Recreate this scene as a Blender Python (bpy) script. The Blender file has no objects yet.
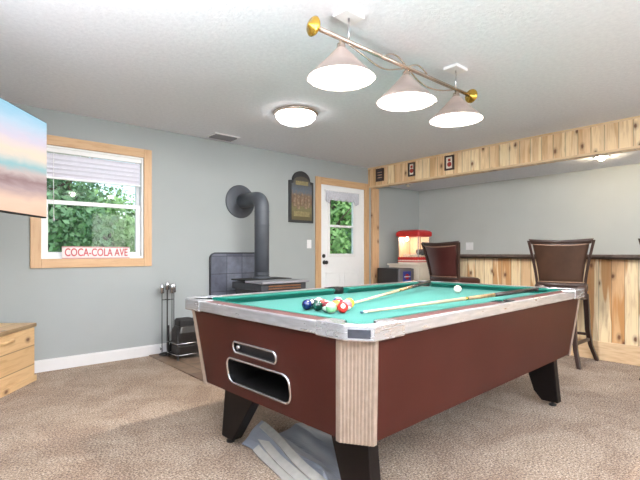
import bpy, bmesh, math, random
from mathutils import Vector, Matrix
random.seed(7)
SC = bpy.context.scene
COL = SC.collection
PI = math.pi

# ------------------------------------------------------------------ camera, sky, exposure
cam = bpy.data.cameras.new('camera'); camo = bpy.data.objects.new('camera', cam); COL.objects.link(camo)
camo.location = (0, 0, 1.10)
camo.rotation_euler = (PI/2, 0, -math.radians(41.2))
cam.sensor_width = 36; cam.lens = 443/640*36; cam.shift_y = 13/640; cam.clip_start = 0.05; cam.clip_end = 300
SC.camera = camo
SC.view_settings.view_transform = 'Standard'; SC.view_settings.look = 'None'
SC.view_settings.exposure = 0.33; SC.view_settings.gamma = 1.0; SC.view_settings.use_curve_mapping = False

w = bpy.data.worlds.new('sky'); SC.world = w; w.use_nodes = True
nt = w.node_tree; nt.nodes.clear()
sky = nt.nodes.new('ShaderNodeTexSky'); sky.sky_type = 'NISHITA'; sky.sun_disc = False
sky.sun_elevation = math.radians(48); sky.sun_rotation = math.radians(200); sky.air_density = 1.2; sky.dust_density = 2.0
bgn = nt.nodes.new('ShaderNodeBackground'); bgn.inputs['Strength'].default_value = 0.30
wo = nt.nodes.new('ShaderNodeOutputWorld')
nt.links.new(sky.outputs[0], bgn.inputs[0]); nt.links.new(bgn.outputs[0], wo.inputs[0])

def area_light(name, loc, rot, sx, sy, power, color=(1, 1, 1)):
    l = bpy.data.lights.new(name, 'AREA'); l.shape = 'RECTANGLE'; l.size = sx; l.size_y = sy
    l.energy = power; l.color = color
    o = bpy.data.objects.new(name, l); COL.objects.link(o); o.location = loc; o.rotation_euler = rot
    return o
# added fill: unseen area lights outside two added windows behind the camera
area_light('rear_fill_light', (1.2, -2.62, 1.45), (PI/2, 0, 0), 1.7, 1.3, 50, (0.98, 0.98, 1.0))
area_light('rear_fill_light', (3.9, -2.62, 1.45), (PI/2, 0, 0), 1.7, 1.3, 50, (0.98, 0.98, 1.0))

# ------------------------------------------------------------------ materials
def newmat(name):
    m = bpy.data.materials.new(name); m.use_nodes = True
    return m, m.node_tree, m.node_tree.nodes['Principled BSDF']
def N(t, kind, **kw):
    n = t.nodes.new(kind)
    for k, v in kw.items(): setattr(n, k, v)
    return n
def setin(n, **kw):
    for k, v in kw.items(): n.inputs[k.replace('_', ' ')].default_value = v
def rgba(c): return (c[0], c[1], c[2], 1)
def srgb(r, g, b):
    f = lambda c: (c/255/12.92) if c/255 <= .04045 else ((c/255+.055)/1.055)**2.4
    return (f(r), f(g), f(b))
def coords(t, scale=(1, 1, 1), rot=(0, 0, 0)):
    tc = N(t, 'ShaderNodeTexCoord'); mp = N(t, 'ShaderNodeMapping')
    mp.inputs['Scale'].default_value = scale; mp.inputs['Rotation'].default_value = rot
    t.links.new(tc.outputs['Object'], mp.inputs[0]); return mp.outputs[0]
def ramp(t, fac, stops):
    r = N(t, 'ShaderNodeValToRGB'); e = r.color_ramp.elements
    while len(e) < len(stops): e.new(0.5)
    for i, (p, c) in enumerate(stops): e[i].position = p; e[i].color = rgba(c)
    t.links.new(fac, r.inputs[0]); return r.outputs[0]
def noise(t, vec, scale, detail=4, rough=0.5, dist=0):
    n = N(t, 'ShaderNodeTexNoise'); setin(n, Scale=scale, Detail=detail, Roughness=rough, Distortion=dist)
    t.links.new(vec, n.inputs['Vector']); return n.outputs[0]
def bump(t, b, h, strength=0.3, dist=0.01):
    n = N(t, 'ShaderNodeBump'); setin(n, Strength=strength, Distance=dist)
    t.links.new(h, n.inputs['Height']); t.links.new(n.outputs[0], b.inputs['Normal'])
def mixc(t, a, b, fac, mode='MIX'):
    m = N(t, 'ShaderNodeMix', data_type='RGBA', blend_type=mode)
    for s, v in ((0, fac), (6, a), (7, b)):
        if isinstance(v, (int, float)): m.inputs[s].default_value = v
        elif isinstance(v, tuple): m.inputs[s].default_value = rgba(v)
        else: t.links.new(v, m.inputs[s])
    return m.outputs[2]
def math_(t, op, a, b=None):
    m = N(t, 'ShaderNodeMath', operation=op)
    for i, v in enumerate((a, b)):
        if v is None: continue
        if isinstance(v, (int, float)): m.inputs[i].default_value = v
        else: t.links.new(v, m.inputs[i])
    return m.outputs[0]

def plain(name, c, rough=0.5, metal=0.0, var=0.06, nscale=20, bmp=0.0, spec=0.5, coat=0.0):
    m, t, b = newmat(name); v = coords(t)
    n = noise(t, v, nscale)
    lo = tuple(x*(1-var) for x in c); hi = tuple(min(1, x*(1+var)) for x in c)
    t.links.new(ramp(t, n, [(0.3, lo), (0.7, hi)]), b.inputs['Base Color'])
    setin(b, Roughness=rough, Metallic=metal); b.inputs['Specular IOR Level'].default_value = spec
    b.inputs['Coat Weight'].default_value = coat
    if bmp: bump(t, b, n, bmp, 0.004)
    return m

def planks(name, width, axis, cols, grain_axis='Z', seam=0.03, rough=0.5, stripe=0.0, off=0.0, knots=True, seamcol=0.45):
    """boards side by side along `axis`, grain running along grain_axis"""
    m, t, b = newmat(name); v = coords(t)
    sp = N(t, 'ShaderNodeSeparateXYZ'); t.links.new(v, sp.inputs[0])
    a = math_(t, 'ADD', math_(t, 'DIVIDE', sp.outputs[axis], width), off+100)
    idx = math_(t, 'FLOOR', a); fr = math_(t, 'FRACT', a)
    wn = N(t, 'ShaderNodeTexWhiteNoise', noise_dimensions='1D'); t.links.new(idx, wn.inputs['W'])
    sc = {'X': (2.2, 22, 22), 'Y': (22, 2.2, 22), 'Z': (22, 22, 2.2)}[grain_axis]
    mp = N(t, 'ShaderNodeMapping'); mp.inputs['Scale'].default_value = sc
    add = N(t, 'ShaderNodeVectorMath', operation='ADD'); cmb = N(t, 'ShaderNodeCombineXYZ')
    k = math_(t, 'MULTIPLY', wn.outputs[0], 17.0)
    for i in range(3): t.links.new(k, cmb.inputs[i])
    t.links.new(v, add.inputs[0]); t.links.new(cmb.outputs[0], add.inputs[1]); t.links.new(add.outputs[0], mp.inputs[0])
    g = noise(t, mp.outputs[0], 1.6, 5, 0.55, 0.8)
    base = ramp(t, wn.outputs[0], [(i/(len(cols)-1), c) for i, c in enumerate(cols)])
    dark = mixc(t, base, (0.42, 0.20, 0.08), ramp(t, g, [(0.45, (0, 0, 0)), (0.80, (.6, .6, .6))]))
    if stripe:   # reddish heartwood running through some boards
        mp2 = N(t, 'ShaderNodeMapping'); mp2.inputs['Scale'].default_value = tuple(x*0.32 for x in sc)
        t.links.new(add.outputs[0], mp2.inputs[0])
        g2 = noise(t, mp2.outputs[0], 1.5, 2, 0.4, 0.3)
        dark = mixc(t, dark, srgb(196, 140, 84), ramp(t, g2, [(0.53, (0, 0, 0)), (0.57, (stripe,)*3)]))
    if knots:
        vo = N(t, 'ShaderNodeTexVoronoi', voronoi_dimensions='2D'); setin(vo, Scale=4.2); vo.inputs['Randomness'].default_value = 1
        cb = N(t, 'ShaderNodeCombineXYZ'); t.links.new(sp.outputs[axis], cb.inputs[0])
        t.links.new(math_(t, 'ADD', math_(t, 'MULTIPLY', sp.outputs['XYZ'.index(grain_axis)], .6), k), cb.inputs[1])
        nz = noise(t, v, 30, 2); t.links.new(cb.outputs[0], vo.inputs['Vector'])
        kf = ramp(t, math_(t, 'ADD', vo.outputs['Distance'], math_(t, 'MULTIPLY', nz, .05)), [(0.06, (.95, .95, .95)), (0.10, (.35, .35, .35)), (0.17, (0, 0, 0))])
        dark = mixc(t, dark, (0.16, 0.06, 0.025), kf)
    edge = math_(t, 'MINIMUM', fr, math_(t, 'SUBTRACT', 1.0, fr))
    sm = ramp(t, edge, [(seam*0.4, (seamcol,)*3), (seam, (1, 1, 1))])
    t.links.new(mixc(t, dark, sm, 1.0, 'MULTIPLY'), b.inputs['Base Color'])
    setin(b, Roughness=rough); bump(t, b, sm, 0.3, 0.004)
    return m

def emit(name, c, s):
    m = bpy.data.materials.new(name); m.use_nodes = True; t = m.node_tree; t.nodes.clear()
    e = N(t, 'ShaderNodeEmission'); setin(e, Strength=s); e.inputs[0].default_value = rgba(c)
    o = N(t, 'ShaderNodeOutputMaterial'); t.links.new(e.outputs[0], o.inputs[0]); return m

def glassy(name, tint=(0.95, 0.98, 0.97), refl=0.06):
    m = bpy.data.materials.new(name); m.use_nodes = True; t = m.node_tree; t.nodes.clear()
    tr = N(t, 'ShaderNodeBsdfTransparent'); tr.inputs[0].default_value = rgba(tint)
    gl = N(t, 'ShaderNodeBsdfGlossy'); setin(gl, Roughness=0.03)
    mx = N(t, 'ShaderNodeMixShader'); mx.inputs[0].default_value = refl
    o = N(t, 'ShaderNodeOutputMaterial')
    t.links.new(tr.outputs[0], mx.inputs[1]); t.links.new(gl.outputs[0], mx.inputs[2]); t.links.new(mx.outputs[0], o.inputs[0])
    return m

def carpet_mat():
    m, t, b = newmat('carpet'); v = coords(t)
    n1 = noise(t, v, 90, 4, 0.85); n2 = noise(t, v, 2.6, 6, 0.7, 0.6); n3 = noise(t, v, 210, 2, 0.7)
    c = ramp(t, n1, [(0.36, srgb(40, 30, 24)), (0.5, srgb(156, 131, 108)), (0.66, srgb(228, 210, 190))])
    c = mixc(t, c, ramp(t, n3, [(0.35, (0.55, 0.52, 0.5)), (0.6, (1.12, 1.12, 1.12))]), 0.8, 'MULTIPLY')
    c = mixc(t, c, ramp(t, n2, [(0.40, (0.80, 0.72, 0.66)), (0.58, (1.12, 1.12, 1.12))]), 1.0, 'MULTIPLY')
    t.links.new(c, b.inputs['Base Color']); setin(b, Roughness=1.0); b.inputs['Specular IOR Level'].default_value = 0.05
    b.inputs['Sheen Weight'].default_value = 0.2
    bump(t, b, n1, 0.6, 0.012); return m
def felt_mat(name, c1, c2):
    m, t, b = newmat(name); v = coords(t); n = noise(t, v, 300, 2)
    t.links.new(ramp(t, n, [(0.3, c1), (0.7, c2)]), b.inputs['Base Color'])
    setin(b, Roughness=1.0); b.inputs['Sheen Weight'].default_value = 0.08; b.inputs['Specular IOR Level'].default_value = 0.05
    return m
def slate_mat(name, w_, h_, c1, c2, mortar, rough=0.6, rot=(PI/2, 0, 0)):
    m, t, b = newmat(name); v = coords(t, (1, 1, 1), rot)
    br = N(t, 'ShaderNodeTexBrick'); br.offset = 0.0; br.squash = 1
    setin(br, Scale=1.0, Mortar_Size=0.004, Bias=0.0, Brick_Width=w_, Row_Height=h_)
    br.inputs['Color1'].default_value = rgba(c1); br.inputs['Color2'].default_value = rgba(c2); br.inputs['Mortar'].default_value = rgba(mortar)
    t.links.new(v, br.inputs['Vector'])
    n = noise(t, v, 9, 4, 0.6)
    t.links.new(mixc(t, br.outputs[0], ramp(t, n, [(0.3, (.7, .7, .7)), (0.7, (1.25, 1.25, 1.25))]), 1.0, 'MULTIPLY'), b.inputs['Base Color'])
    setin(b, Roughness=rough); bump(t, b, n, 0.2, 0.01); return m

M = {}
M['wall'] = plain('wall_paint', srgb(167, 172, 173), 0.75, var=0.015, nscale=3, spec=0.25)
M['wall_bar'] = plain('alcove_wall_paint', srgb(190, 193, 192), 0.8, var=0.02, nscale=3, spec=0.2)
def ceiling_mat():
    m, t, b = newmat('ceiling_texture'); v = coords(t); n = noise(t, v, 34, 5, 0.7)
    t.links.new(ramp(t, n, [(0.3, srgb(228, 229, 236)), (0.7, srgb(240, 241, 247))]), b.inputs['Base Color'])
    setin(b, Roughness=0.9); b.inputs['Specular IOR Level'].default_value = 0.1; bump(t, b, n, 0.35, 0.01); return m
M['ceiling'] = ceiling_mat()
M['carpet'] = carpet_mat()
M['felt'] = felt_mat('felt', srgb(46, 106, 100), srgb(60, 122, 115))  # bed felt paler than the cushions: glancing sheen put into the colour
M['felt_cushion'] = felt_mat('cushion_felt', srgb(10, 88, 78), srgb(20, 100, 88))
M['white'] = plain('white_paint', srgb(236, 236, 238), 0.4, var=0.01)
M['door_white'] = plain('door_paint', srgb(244, 245, 248), 0.45, var=0.01)
M['vinyl'] = plain('white_vinyl', srgb(238, 238, 240), 0.35, var=0.01)
PINE = [srgb(240, 208, 166), srgb(248, 226, 188), srgb(230, 192, 148), srgb(244, 214, 174)]
PINEB = [srgb(240, 216, 176), srgb(248, 230, 194), srgb(240, 214, 172), srgb(248, 228, 190), srgb(214, 166, 116)]
M['soffit_pine'] = planks('soffit_pine', 0.125, 1, PINE, 'Z', 0.05, 0.35, stripe=0.4, seamcol=0.62)
M['bar_pine'] = planks('bar_pine', 0.115, 1, PINEB, 'Z', 0.05, 0.4, stripe=0.85, seamcol=0.6)
M['pine_v'] = planks('pine_trim_upright', 3.0, 0, [srgb(206, 168, 128)]*2, 'Z', 0.001, 0.4, off=0.37, knots=False)
M['pine_post'] = planks('pine_post', 3.0, 0, [srgb(212, 174, 134)]*2, 'Z', 0.001, 0.4, off=0.37)
M['pine_h'] = planks('pine_trim_level', 3.0, 2, [srgb(208, 170, 130)]*2, 'X', 0.001, 0.4, off=0.37, knots=False)
M['pine_y'] = planks('pine_board_base', 3.0, 2, [srgb(226, 196, 158)]*2, 'Y', 0.001, 0.4, off=0.37, knots=False)
M['chest_pine'] = planks('chest_pine', 0.165, 2, [srgb(214, 176, 128), srgb(226, 192, 146), srgb(218, 182, 134)], 'X', 0.03, 0.45, off=0.12)
M['chest_top'] = planks('chest_lid_pine', 0.15, 1, [srgb(222, 188, 142), srgb(228, 194, 150)], 'X', 0.03, 0.4)
M['mahogany'] = plain('mahogany_laminate', srgb(60, 24, 19), 0.40, var=0.12, nscale=3, spec=0.18)
M['rail_wood'] = plain('rail_laminate', srgb(94, 54, 54), 0.28, var=0.15, nscale=8)
def alu(name, c, rough):
    m, t, b = newmat(name); v = coords(t, (4, 4, 30)); n = noise(t, v, 2.0, 3, 0.5, .6)
    t.links.new(ramp(t, n, [(0.25, tuple(x*0.80 for x in c)), (0.6, c), (0.8, tuple(min(1, x*1.15) for x in c))]), b.inputs['Base Color'])
    t.links.new(ramp(t, n, [(0.3, (rough+.2,)*3), (0.7, (rough,)*3)]), b.inputs['Roughness'])
    setin(b, Metallic=0.8); return m
M['alu'] = alu('worn_aluminium', srgb(205, 206, 212), 0.26)
M['chrome'] = alu('polished_casting', srgb(212, 212, 218), 0.14)
def rib_mat():
    m, t, b = newmat('ribbed_cream_trim'); v = coords(t); n = noise(t, v, 30, 3)
    t.links.new(ramp(t, n, [(0.3, srgb(142, 126, 113)), (0.7, srgb(156, 139, 126))]), b.inputs['Base Color'])
    setin(b, Roughness=0.4, Metallic=0.15); return m
M['rib'] = rib_mat()
M['black'] = plain('black_laminate', srgb(30, 25, 24), 0.4, var=0.2)
M['badge'] = plain('dark_reflection_steel', srgb(84, 86, 96), .25, metal=.7, var=.2, nscale=25)  # dark tone imitates a reflection in the chamfer metal
M['leg_black'] = plain('leg_black', srgb(20, 14, 13), 0.5, var=0.15, spec=.2)
M['void'] = plain('black_liner', srgb(10, 9, 9), 0.6)
M['rubber'] = plain('black_rubber', srgb(28, 26, 28), 0.6)
M['steel'] = plain('steel', srgb(200, 200, 204), 0.22, metal=0.95, var=0.04)
M['brass'] = plain('brass', srgb(216, 176, 78), 0.2, metal=0.95, var=0.06)
M['nickel'] = plain('warm_nickel', srgb(206, 190, 178), 0.2, metal=0.9, var=0.05)
M['bronze'] = plain('bronze', srgb(150, 108, 78), 0.4, metal=0.6, var=0.1)
M['pipe'] = plain('stove_pipe_paint', srgb(84, 88, 96), 0.5, metal=0.2, var=0.08, nscale=6)
M['iron'] = plain('cast_iron', srgb(62, 64, 70), 0.55, metal=0.2, var=0.12)
M['stove_top'] = plain('stove_top_plate', srgb(150, 150, 158), 0.45, metal=0.3, var=0.08)
M['slate'] = slate_mat('slate_tiles', 0.21, 0.21, srgb(78, 82, 98), srgb(112, 116, 130), srgb(58, 60, 70))
M['hearth'] = slate_mat('hearth_tiles', 0.33, 0.33, srgb(112, 90, 74), srgb(134, 112, 94), srgb(88, 72, 60), 0.5, (0, 0, 0))
M['leather'] = plain('brown_leather', srgb(64, 44, 34), 0.33, var=0.22, nscale=9, bmp=0.15)
M['leather_red'] = plain('oxblood_leather', srgb(66, 32, 30), 0.28, var=0.15, nscale=7, bmp=0.1)
M['piping'] = plain('leather_piping', srgb(150, 120, 100), 0.35)
M['espresso'] = plain('espresso_wood', srgb(52, 36, 32), 0.28, var=0.15)
M['counter'] = plain('dark_counter', srgb(92, 78, 72), 0.25, var=0.2, nscale=30)
M['counter_edge'] = plain('counter_edge', srgb(84, 66, 58), 0.35, var=0.1)
M['red'] = plain('red_enamel', srgb(196, 34, 34), 0.3, var=0.06)
M['cream'] = plain('cream_enamel', srgb(246, 238, 224), 0.35, var=0.03)
M['popcorn_back'] = plain('popcorn_cabinet_liner', srgb(250, 226, 190), 0.4)
M['glass'] = glassy('window_glass', refl=0.012)
M['clear'] = glassy('clear_glass', (0.97, 0.97, 0.95), 0.08)
M['can_bulb'] = emit('can_bulb', (1.0, 0.82, 0.55), 460)
M['diffuser'] = emit('lit_diffuser', (1.0, 0.96, 0.90), 3)
M['globe'] = emit('lit_globe_bulb', (1.0, 0.95, 0.88), 1900)
M['pop_bulb'] = emit('popcorn_bulb', (1.0, 0.86, 0.70), 85)
M['dome'] = emit('lit_dome_glass', (1.0, 0.98, 0.95), 7)
def shade_mat():
    m = bpy.data.materials.new('opal_shade'); m.use_nodes = True; t = m.node_tree; b = t.nodes['Principled BSDF']
    v = coords(t); n = noise(t, v, 12, 3)
    t.links.new(ramp(t, n, [(0.3, srgb(158, 144, 140)), (0.7, srgb(172, 158, 152))]), b.inputs['Base Color'])
    setin(b, Roughness=0.35)
    tl = N(t, 'ShaderNodeBsdfTranslucent'); tl.inputs[0].default_value = rgba((0.9, 0.8, 0.74))
    mx = N(t, 'ShaderNodeMixShader'); mx.inputs[0].default_value = 0.10
    o = t.nodes['Material Output']
    t.links.new(b.outputs[0], mx.inputs[1]); t.links.new(tl.outputs[0], mx.inputs[2]); t.links.new(mx.outputs[0], o.inputs[0])
    return m
M['shade'] = shade_mat()
M['tarp_edge'] = plain('silver_sheet_backing', srgb(172, 168, 162), 0.4, var=.1)
M['tarp'] = plain('silver_vinyl_sheet', srgb(140, 144, 154), 0.32, var=0.12, nscale=6, metal=0.15)
M['leaf'] = plain('tree_leaves', srgb(150, 190, 120), 0.6, var=0.4, nscale=3)
M['leaf2'] = plain('dark_tree_leaves', srgb(124, 162, 116), 0.6, var=0.4, nscale=3)
M['bark'] = plain('bark', srgb(110, 92, 76), 0.9, var=0.3, bmp=0.5)
M['lawn'] = plain('lawn', srgb(132, 168, 96), 0.95, var=0.3, nscale=2)
M['lace'] = plain('grey_lace', srgb(196, 196, 206), 0.9, var=0.15, nscale=60)
M['blind'] = plain('blind_slats', srgb(228, 226, 238), 0.5, var=0.03)
M['sign_paper'] = plain('white_sign_board', srgb(232, 222, 222), 0.5)
M['sign_red'] = plain('red_lettering', srgb(196, 84, 92), 0.5)

# ------------------------------------------------------------------ mesh builder
class MB:
    def __init__(s): s.v = []; s.f = []; s.sm = []
    def _add(s, vs, fs, smooth=False):
        o = len(s.v); s.v += [tuple(v) for v in vs]; s.f += [tuple(i+o for i in f) for f in fs]; s.sm += [smooth]*len(fs)
        return s
    def box(s, x0, x1, y0, y1, z0, z1):
        vs = [(x, y, z) for z in (z0, z1) for y in (y0, y1) for x in (x0, x1)]
        return s._add(vs, [(0, 2, 3, 1), (4, 5, 7, 6), (0, 1, 5, 4), (2, 6, 7, 3), (0, 4, 6, 2), (1, 3, 7, 5)])
    def loft(s, rings, smooth=False, cap=True, closed=False):
        n = len(rings[0]); vs = [p for r in rings for p in r]; fs = []
        m = len(rings)
        for i in range(m if closed else m-1):
            a = i*n; b = ((i+1) % m)*n
            for j in range(n): fs.append((a+j, a+(j+1) % n, b+(j+1) % n, b+j))
        s._add(vs, fs, smooth)
        if cap and not closed:
            o = len(s.v)-len(vs)
            s.f.append(tuple(o+j for j in reversed(range(n)))); s.sm.append(False)
            s.f.append(tuple(o+(m-1)*n+j for j in range(n))); s.sm.append(False)
        return s
    def prism(s, pts, z0, z1): return s.loft([[(x, y, z0) for x, y in pts], [(x, y, z1) for x, y in pts]])
    def prism_y(s, pts, y0, y1): return s.loft([[(x, y1, z) for x, z in pts], [(x, y0, z) for x, z in pts]])
    def prism_x(s, pts, x0, x1): return s.loft([[(x0, y, z) for y, z in pts], [(x1, y, z) for y, z in pts]])
    def lathe(s, c, prof, n=32, axis='Z', cap=True, smooth=True):
        rings = []
        for r, h in prof:
            ring = []
            for j in range(n):
                a = 2*PI*j/n; p = (r*math.cos(a), r*math.sin(a), h)
                if axis == 'Y': p = (p[0], -p[2], p[1])
                if axis == 'X': p = (p[2], p[0], p[1])
                ring.append((c[0]+p[0], c[1]+p[1], c[2]+p[2]))
            rings.append(ring)
        return s.loft(rings, smooth, cap)
    def tube(s, pts, r, n=12, closed=False, cap=True, r2=None):
        pts = [Vector(p) for p in pts]; rings = []; m = len(pts); up = None
        for i, p in enumerate(pts):
            if closed: d = pts[(i+1) % m]-pts[i-1]
            else: d = pts[min(i+1, m-1)]-pts[max(i-1, 0)]
            d.normalize()
            if up is None:
                up = Vector((0, 0, 1)) if abs(d.z) < 0.9 else Vector((1, 0, 0))
            u = d.cross(up).normalized(); up = u.cross(d).normalized()
            rr = r if r2 is None else r+(r2-r)*i/(m-1)
            if isinstance(r, (list, tuple)): rr = r[i]
            rings.append([p+rr*(math.cos(2*PI*j/n)*u+math.sin(2*PI*j/n)*up) for j in range(n)])
        return s.loft(rings, True, cap, closed)
    def sphere(s, c, r, n=20, sx=1, sy=1, sz=1):
        m = n//2; rings = []
        prof = [(max(1e-4, math.sin(PI*i/m)), -math.cos(PI*i/m)) for i in range(m+1)]
        for q, h in prof: rings.append([(c[0]+r*sx*q*math.cos(2*PI*j/n), c[1]+r*sy*q*math.sin(2*PI*j/n), c[2]+r*sz*h) for j in range(n)])
        return s.loft(rings, True, True)
    def xf(s, mat): s.v = [tuple(mat @ Vector(p)) for p in s.v]; return s
    def build(s, name, mat, parent=None, bevel=0.0, local=False):
        me = bpy.data.meshes.new(name)
        off = Vector((0, 0, 0))
        if parent is not None and not local:
            off = Vector(parent.get('_o', (0, 0, 0)))
        me.from_pydata([tuple(Vector(p)-off) for p in s.v], [], s.f)
        for p, q in zip(me.polygons, s.sm): p.use_smooth = q
        bm = bmesh.new(); bm.from_mesh(me); bmesh.ops.recalc_face_normals(bm, faces=bm.faces); bm.to_mesh(me); bm.free()
        me.materials.append(mat if not isinstance(mat, str) else M[mat]); me.update()
        o = bpy.data.objects.new(name, me); COL.objects.link(o)
        if parent is not None:
            o.parent = parent; o['_o'] = list(off) if not local else [0, 0, 0]
        if bevel:
            md = o.modifiers.new('bevel', 'BEVEL'); md.width = bevel; md.segments = 2; md.limit_method = 'ANGLE'; md.angle_limit = 0.7
        return o

def empty(name, loc, label=None, cat=None, group=None, rz=0, kind=None):
    """an Empty at the thing's base; parts built under it in world coordinates (rz=0) or local ones"""
    o = bpy.data.objects.new(name, None); COL.objects.link(o); o.location = loc; o.rotation_euler = (0, 0, rz); o.empty_display_size = 0.05
    o['_o'] = list(loc)
    if label: tag(o, label, cat, group)
    if kind: o['kind'] = kind
    return o
def tag(o, label, cat, group=None):
    o['label'] = label; o['category'] = cat
    if group: o['group'] = group
    return o
def solo(mb, name, mat, loc, label, cat, group=None, bevel=0.0):
    """one-mesh thing built in world coordinates, origin moved to loc"""
    mb.v = [(x-loc[0], y-loc[1], z-loc[2]) for x, y, z in mb.v]
    o = mb.build(name, mat, None, bevel); o.location = loc
    return tag(o, label, cat, group)
def struct(mb, name, mat, bevel=0.0, parent=None):
    o = mb.build(name, mat, parent, bevel)
    if parent is None: o['kind'] = 'structure'
    return o
def rrect(x0, x1, y0, y1, r, n=6):
    pts = []
    for cx, cy, a0 in ((x1-r, y1-r, 0), (x0+r, y1-r, 90), (x0+r, y0+r, 180), (x1-r, y0+r, 270)):
        for i in range(n+1):
            a = math.radians(a0+90*i/n); pts.append((cx+r*math.cos(a), cy+r*math.sin(a)))
    return pts
def copy_tree(o, parent=None):
    c = o.copy(); COL.objects.link(c); c.parent = parent
    for ch in [x for x in bpy.data.objects if x.parent == o and x != c]: copy_tree(ch, c)
    return c

# ------------------------------------------------------------------ the room
XL, XR, YB, YF = -0.60, 6.53, -2.50, 4.78      # left wall, alcove wall, rear wall, wall with window and door
CH = 2.44
struct(MB().box(XL-.15, XR+.15, YB-.15, YF+.15, -.12, 0), 'floor', 'carpet')
struct(MB().box(XL-.15, 5.33, YB-.15, YF+.15, CH, CH+.12), 'ceiling', 'ceiling')
struct(MB().box(5.33, XR+.15, YB-.15, YF+.15, 2.20, CH+.12), 'ceiling', 'ceiling')
T = .15
wb = MB()                                       # wall with openings for window and back door
wx0, wx1, wz0, wz1 = .755, 1.69, 1.045, 2.11
dx0, dx1, dz1 = 4.19, 5.10, 2.09
wb.box(XL-T, wx0, YF, YF+T, 0, CH); wb.box(wx0, wx1, YF, YF+T, 0, wz0); wb.box(wx0, wx1, YF, YF+T, wz1, CH)
wb.box(wx1, dx0, YF, YF+T, 0, CH); wb.box(dx0, dx1, YF, YF+T, dz1, CH); wb.box(dx1, XR+T, YF, YF+T, 0, CH)
struct(wb, 'wall_back', 'wall')
struct(MB().box(XL-T, XL, YB-T, YF, 0, CH), 'wall_left', 'wall')
struct(MB().box(XR, XR+T, YB-T, YF, 0, CH), 'wall_right', 'wall_bar')
wr = MB()                                       # rear wall; its two window openings are added to let in fill light
for a, b_ in ((XL-T, .3), (2.1, 3.0), (4.8, XR+T)): wr.box(a, b_, YB-T, YB, 0, CH)
for a, b_ in ((.3, 2.1), (3.0, 4.8)): wr.box(a, b_, YB-T, YB, 0, .75); wr.box(a, b_, YB-T, YB, 2.15, CH)
struct(wr, 'wall_rear', 'wall')
for k, (a, b_) in enumerate(((.3, 2.1), (3.0, 4.8))):
    e = empty('window_%d' % (k+3), ((a+b_)/2, YB-.07, .75), kind='structure')  # unseen rear windows, added for the fill lights outside them
    f = MB().box(a, a+.05, YB-.1, YB-.03, .75, 2.15).box(b_-.05, b_, YB-.1, YB-.03, .75, 2.15).box(a+.05, b_-.05, YB-.1, YB-.03, .75, .8).box(a+.05, b_-.05, YB-.1, YB-.03, 2.1, 2.15).box((a+b_)/2-.02, (a+b_)/2+.02, YB-.1, YB-.03, .8, 2.1)
    f.build('frame', 'vinyl', e)
    MB().box(a+.05, b_-.05, YB-.07, YB-.064, .8, 2.1).build('pane', 'glass', e)

# baseboards
struct(MB().box(XL, 2.45, YF-.016, YF, 0, .10).box(XL, 2.45, YF-.010, YF, .10, .112), 'baseboard_back', 'white', .003)
struct(MB().box(3.29, 4.09, YF-.016, YF, 0, .10), 'baseboard_back', 'white', .003)
struct(MB().box(XL, XL+.016, YB, YF-.016, 0, .10), 'baseboard_left', 'white', .003)

# knotty pine soffit above the bar, its edge mouldings and the upright board beside the door
struct(MB().box(5.2, 5.33, YB, YF, 2.13, CH), 'trim_1', 'soffit_pine')
struct(MB().box(5.185, 5.2, YB, YF, CH-.022, CH), 'trim_2', 'pine_y', .002)
struct(MB().box(5.188, 5.2, YB, YF, 2.125, 2.15), 'trim_3', 'pine_y', .002)
struct(MB().box(5.26, 5.42, YF-.035, YF, 0, 2.13), 'trim_4', 'pine_post', .003)

# ---- window with pine casing
e = empty('window_1', (1.22, YF, .96), kind='structure')
c = MB()
cx0, cx1, cz0, cz1 = .67, 1.772, .96, 2.20
c.box(cx0, wx0, YF-.022, YF, cz0, cz1); c.box(wx1, cx1, YF-.022, YF, cz0, cz1)
c.build('upright_casing', 'pine_v', e, .003)
c = MB().box(wx0, wx1, YF-.022, YF, wz1, cz1).box(wx0, wx1, YF-.022, YF, cz0, wz0)
c.build('level_casing', 'pine_h', e, .003)
j = MB().box(wx0, wx0+.02, YF, YF+.13, wz0, wz1).box(wx1-.02, wx1, YF, YF+.13, wz0, wz1).box(wx0+.02, wx1-.02, YF, YF+.13, wz1-.02, wz1).box(wx0+.02, wx1-.02, YF, YF+.13, wz0, wz0+.02)
j.build('frame', 'vinyl', e, .002)
def sash(name, x0, x1, z0, z1, y0, wd, par, mat='vinyl'):
    s_ = MB().box(x0, x0+wd, y0, y0+.035, z0, z1).box(x1-wd, x1, y0, y0+.035, z0, z1).box(x0+wd, x1-wd, y0, y0+.035, z1-wd*.9, z1).box(x0+wd, x1-wd, y0, y0+.035, z0, z0+wd)
    o = s_.build(name, mat, par, .003)
    MB().box(x0+wd, x1-wd, y0+.015, y0+.02, z0+wd, z1-wd*.9).build('pane', 'glass', o)
sash('upper_sash', wx0+.02, wx1-.02, 1.57, wz1-.02, YF+.08, .03, e)
sash('lower_sash', wx0+.02, wx1-.02, wz0+.02, 1.605, YF+.04, .045, e)
MB().box(1.20, 1.25, YF+.03, YF+.045, 1.59, 1.605).build('latch', 'white', e)

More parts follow.
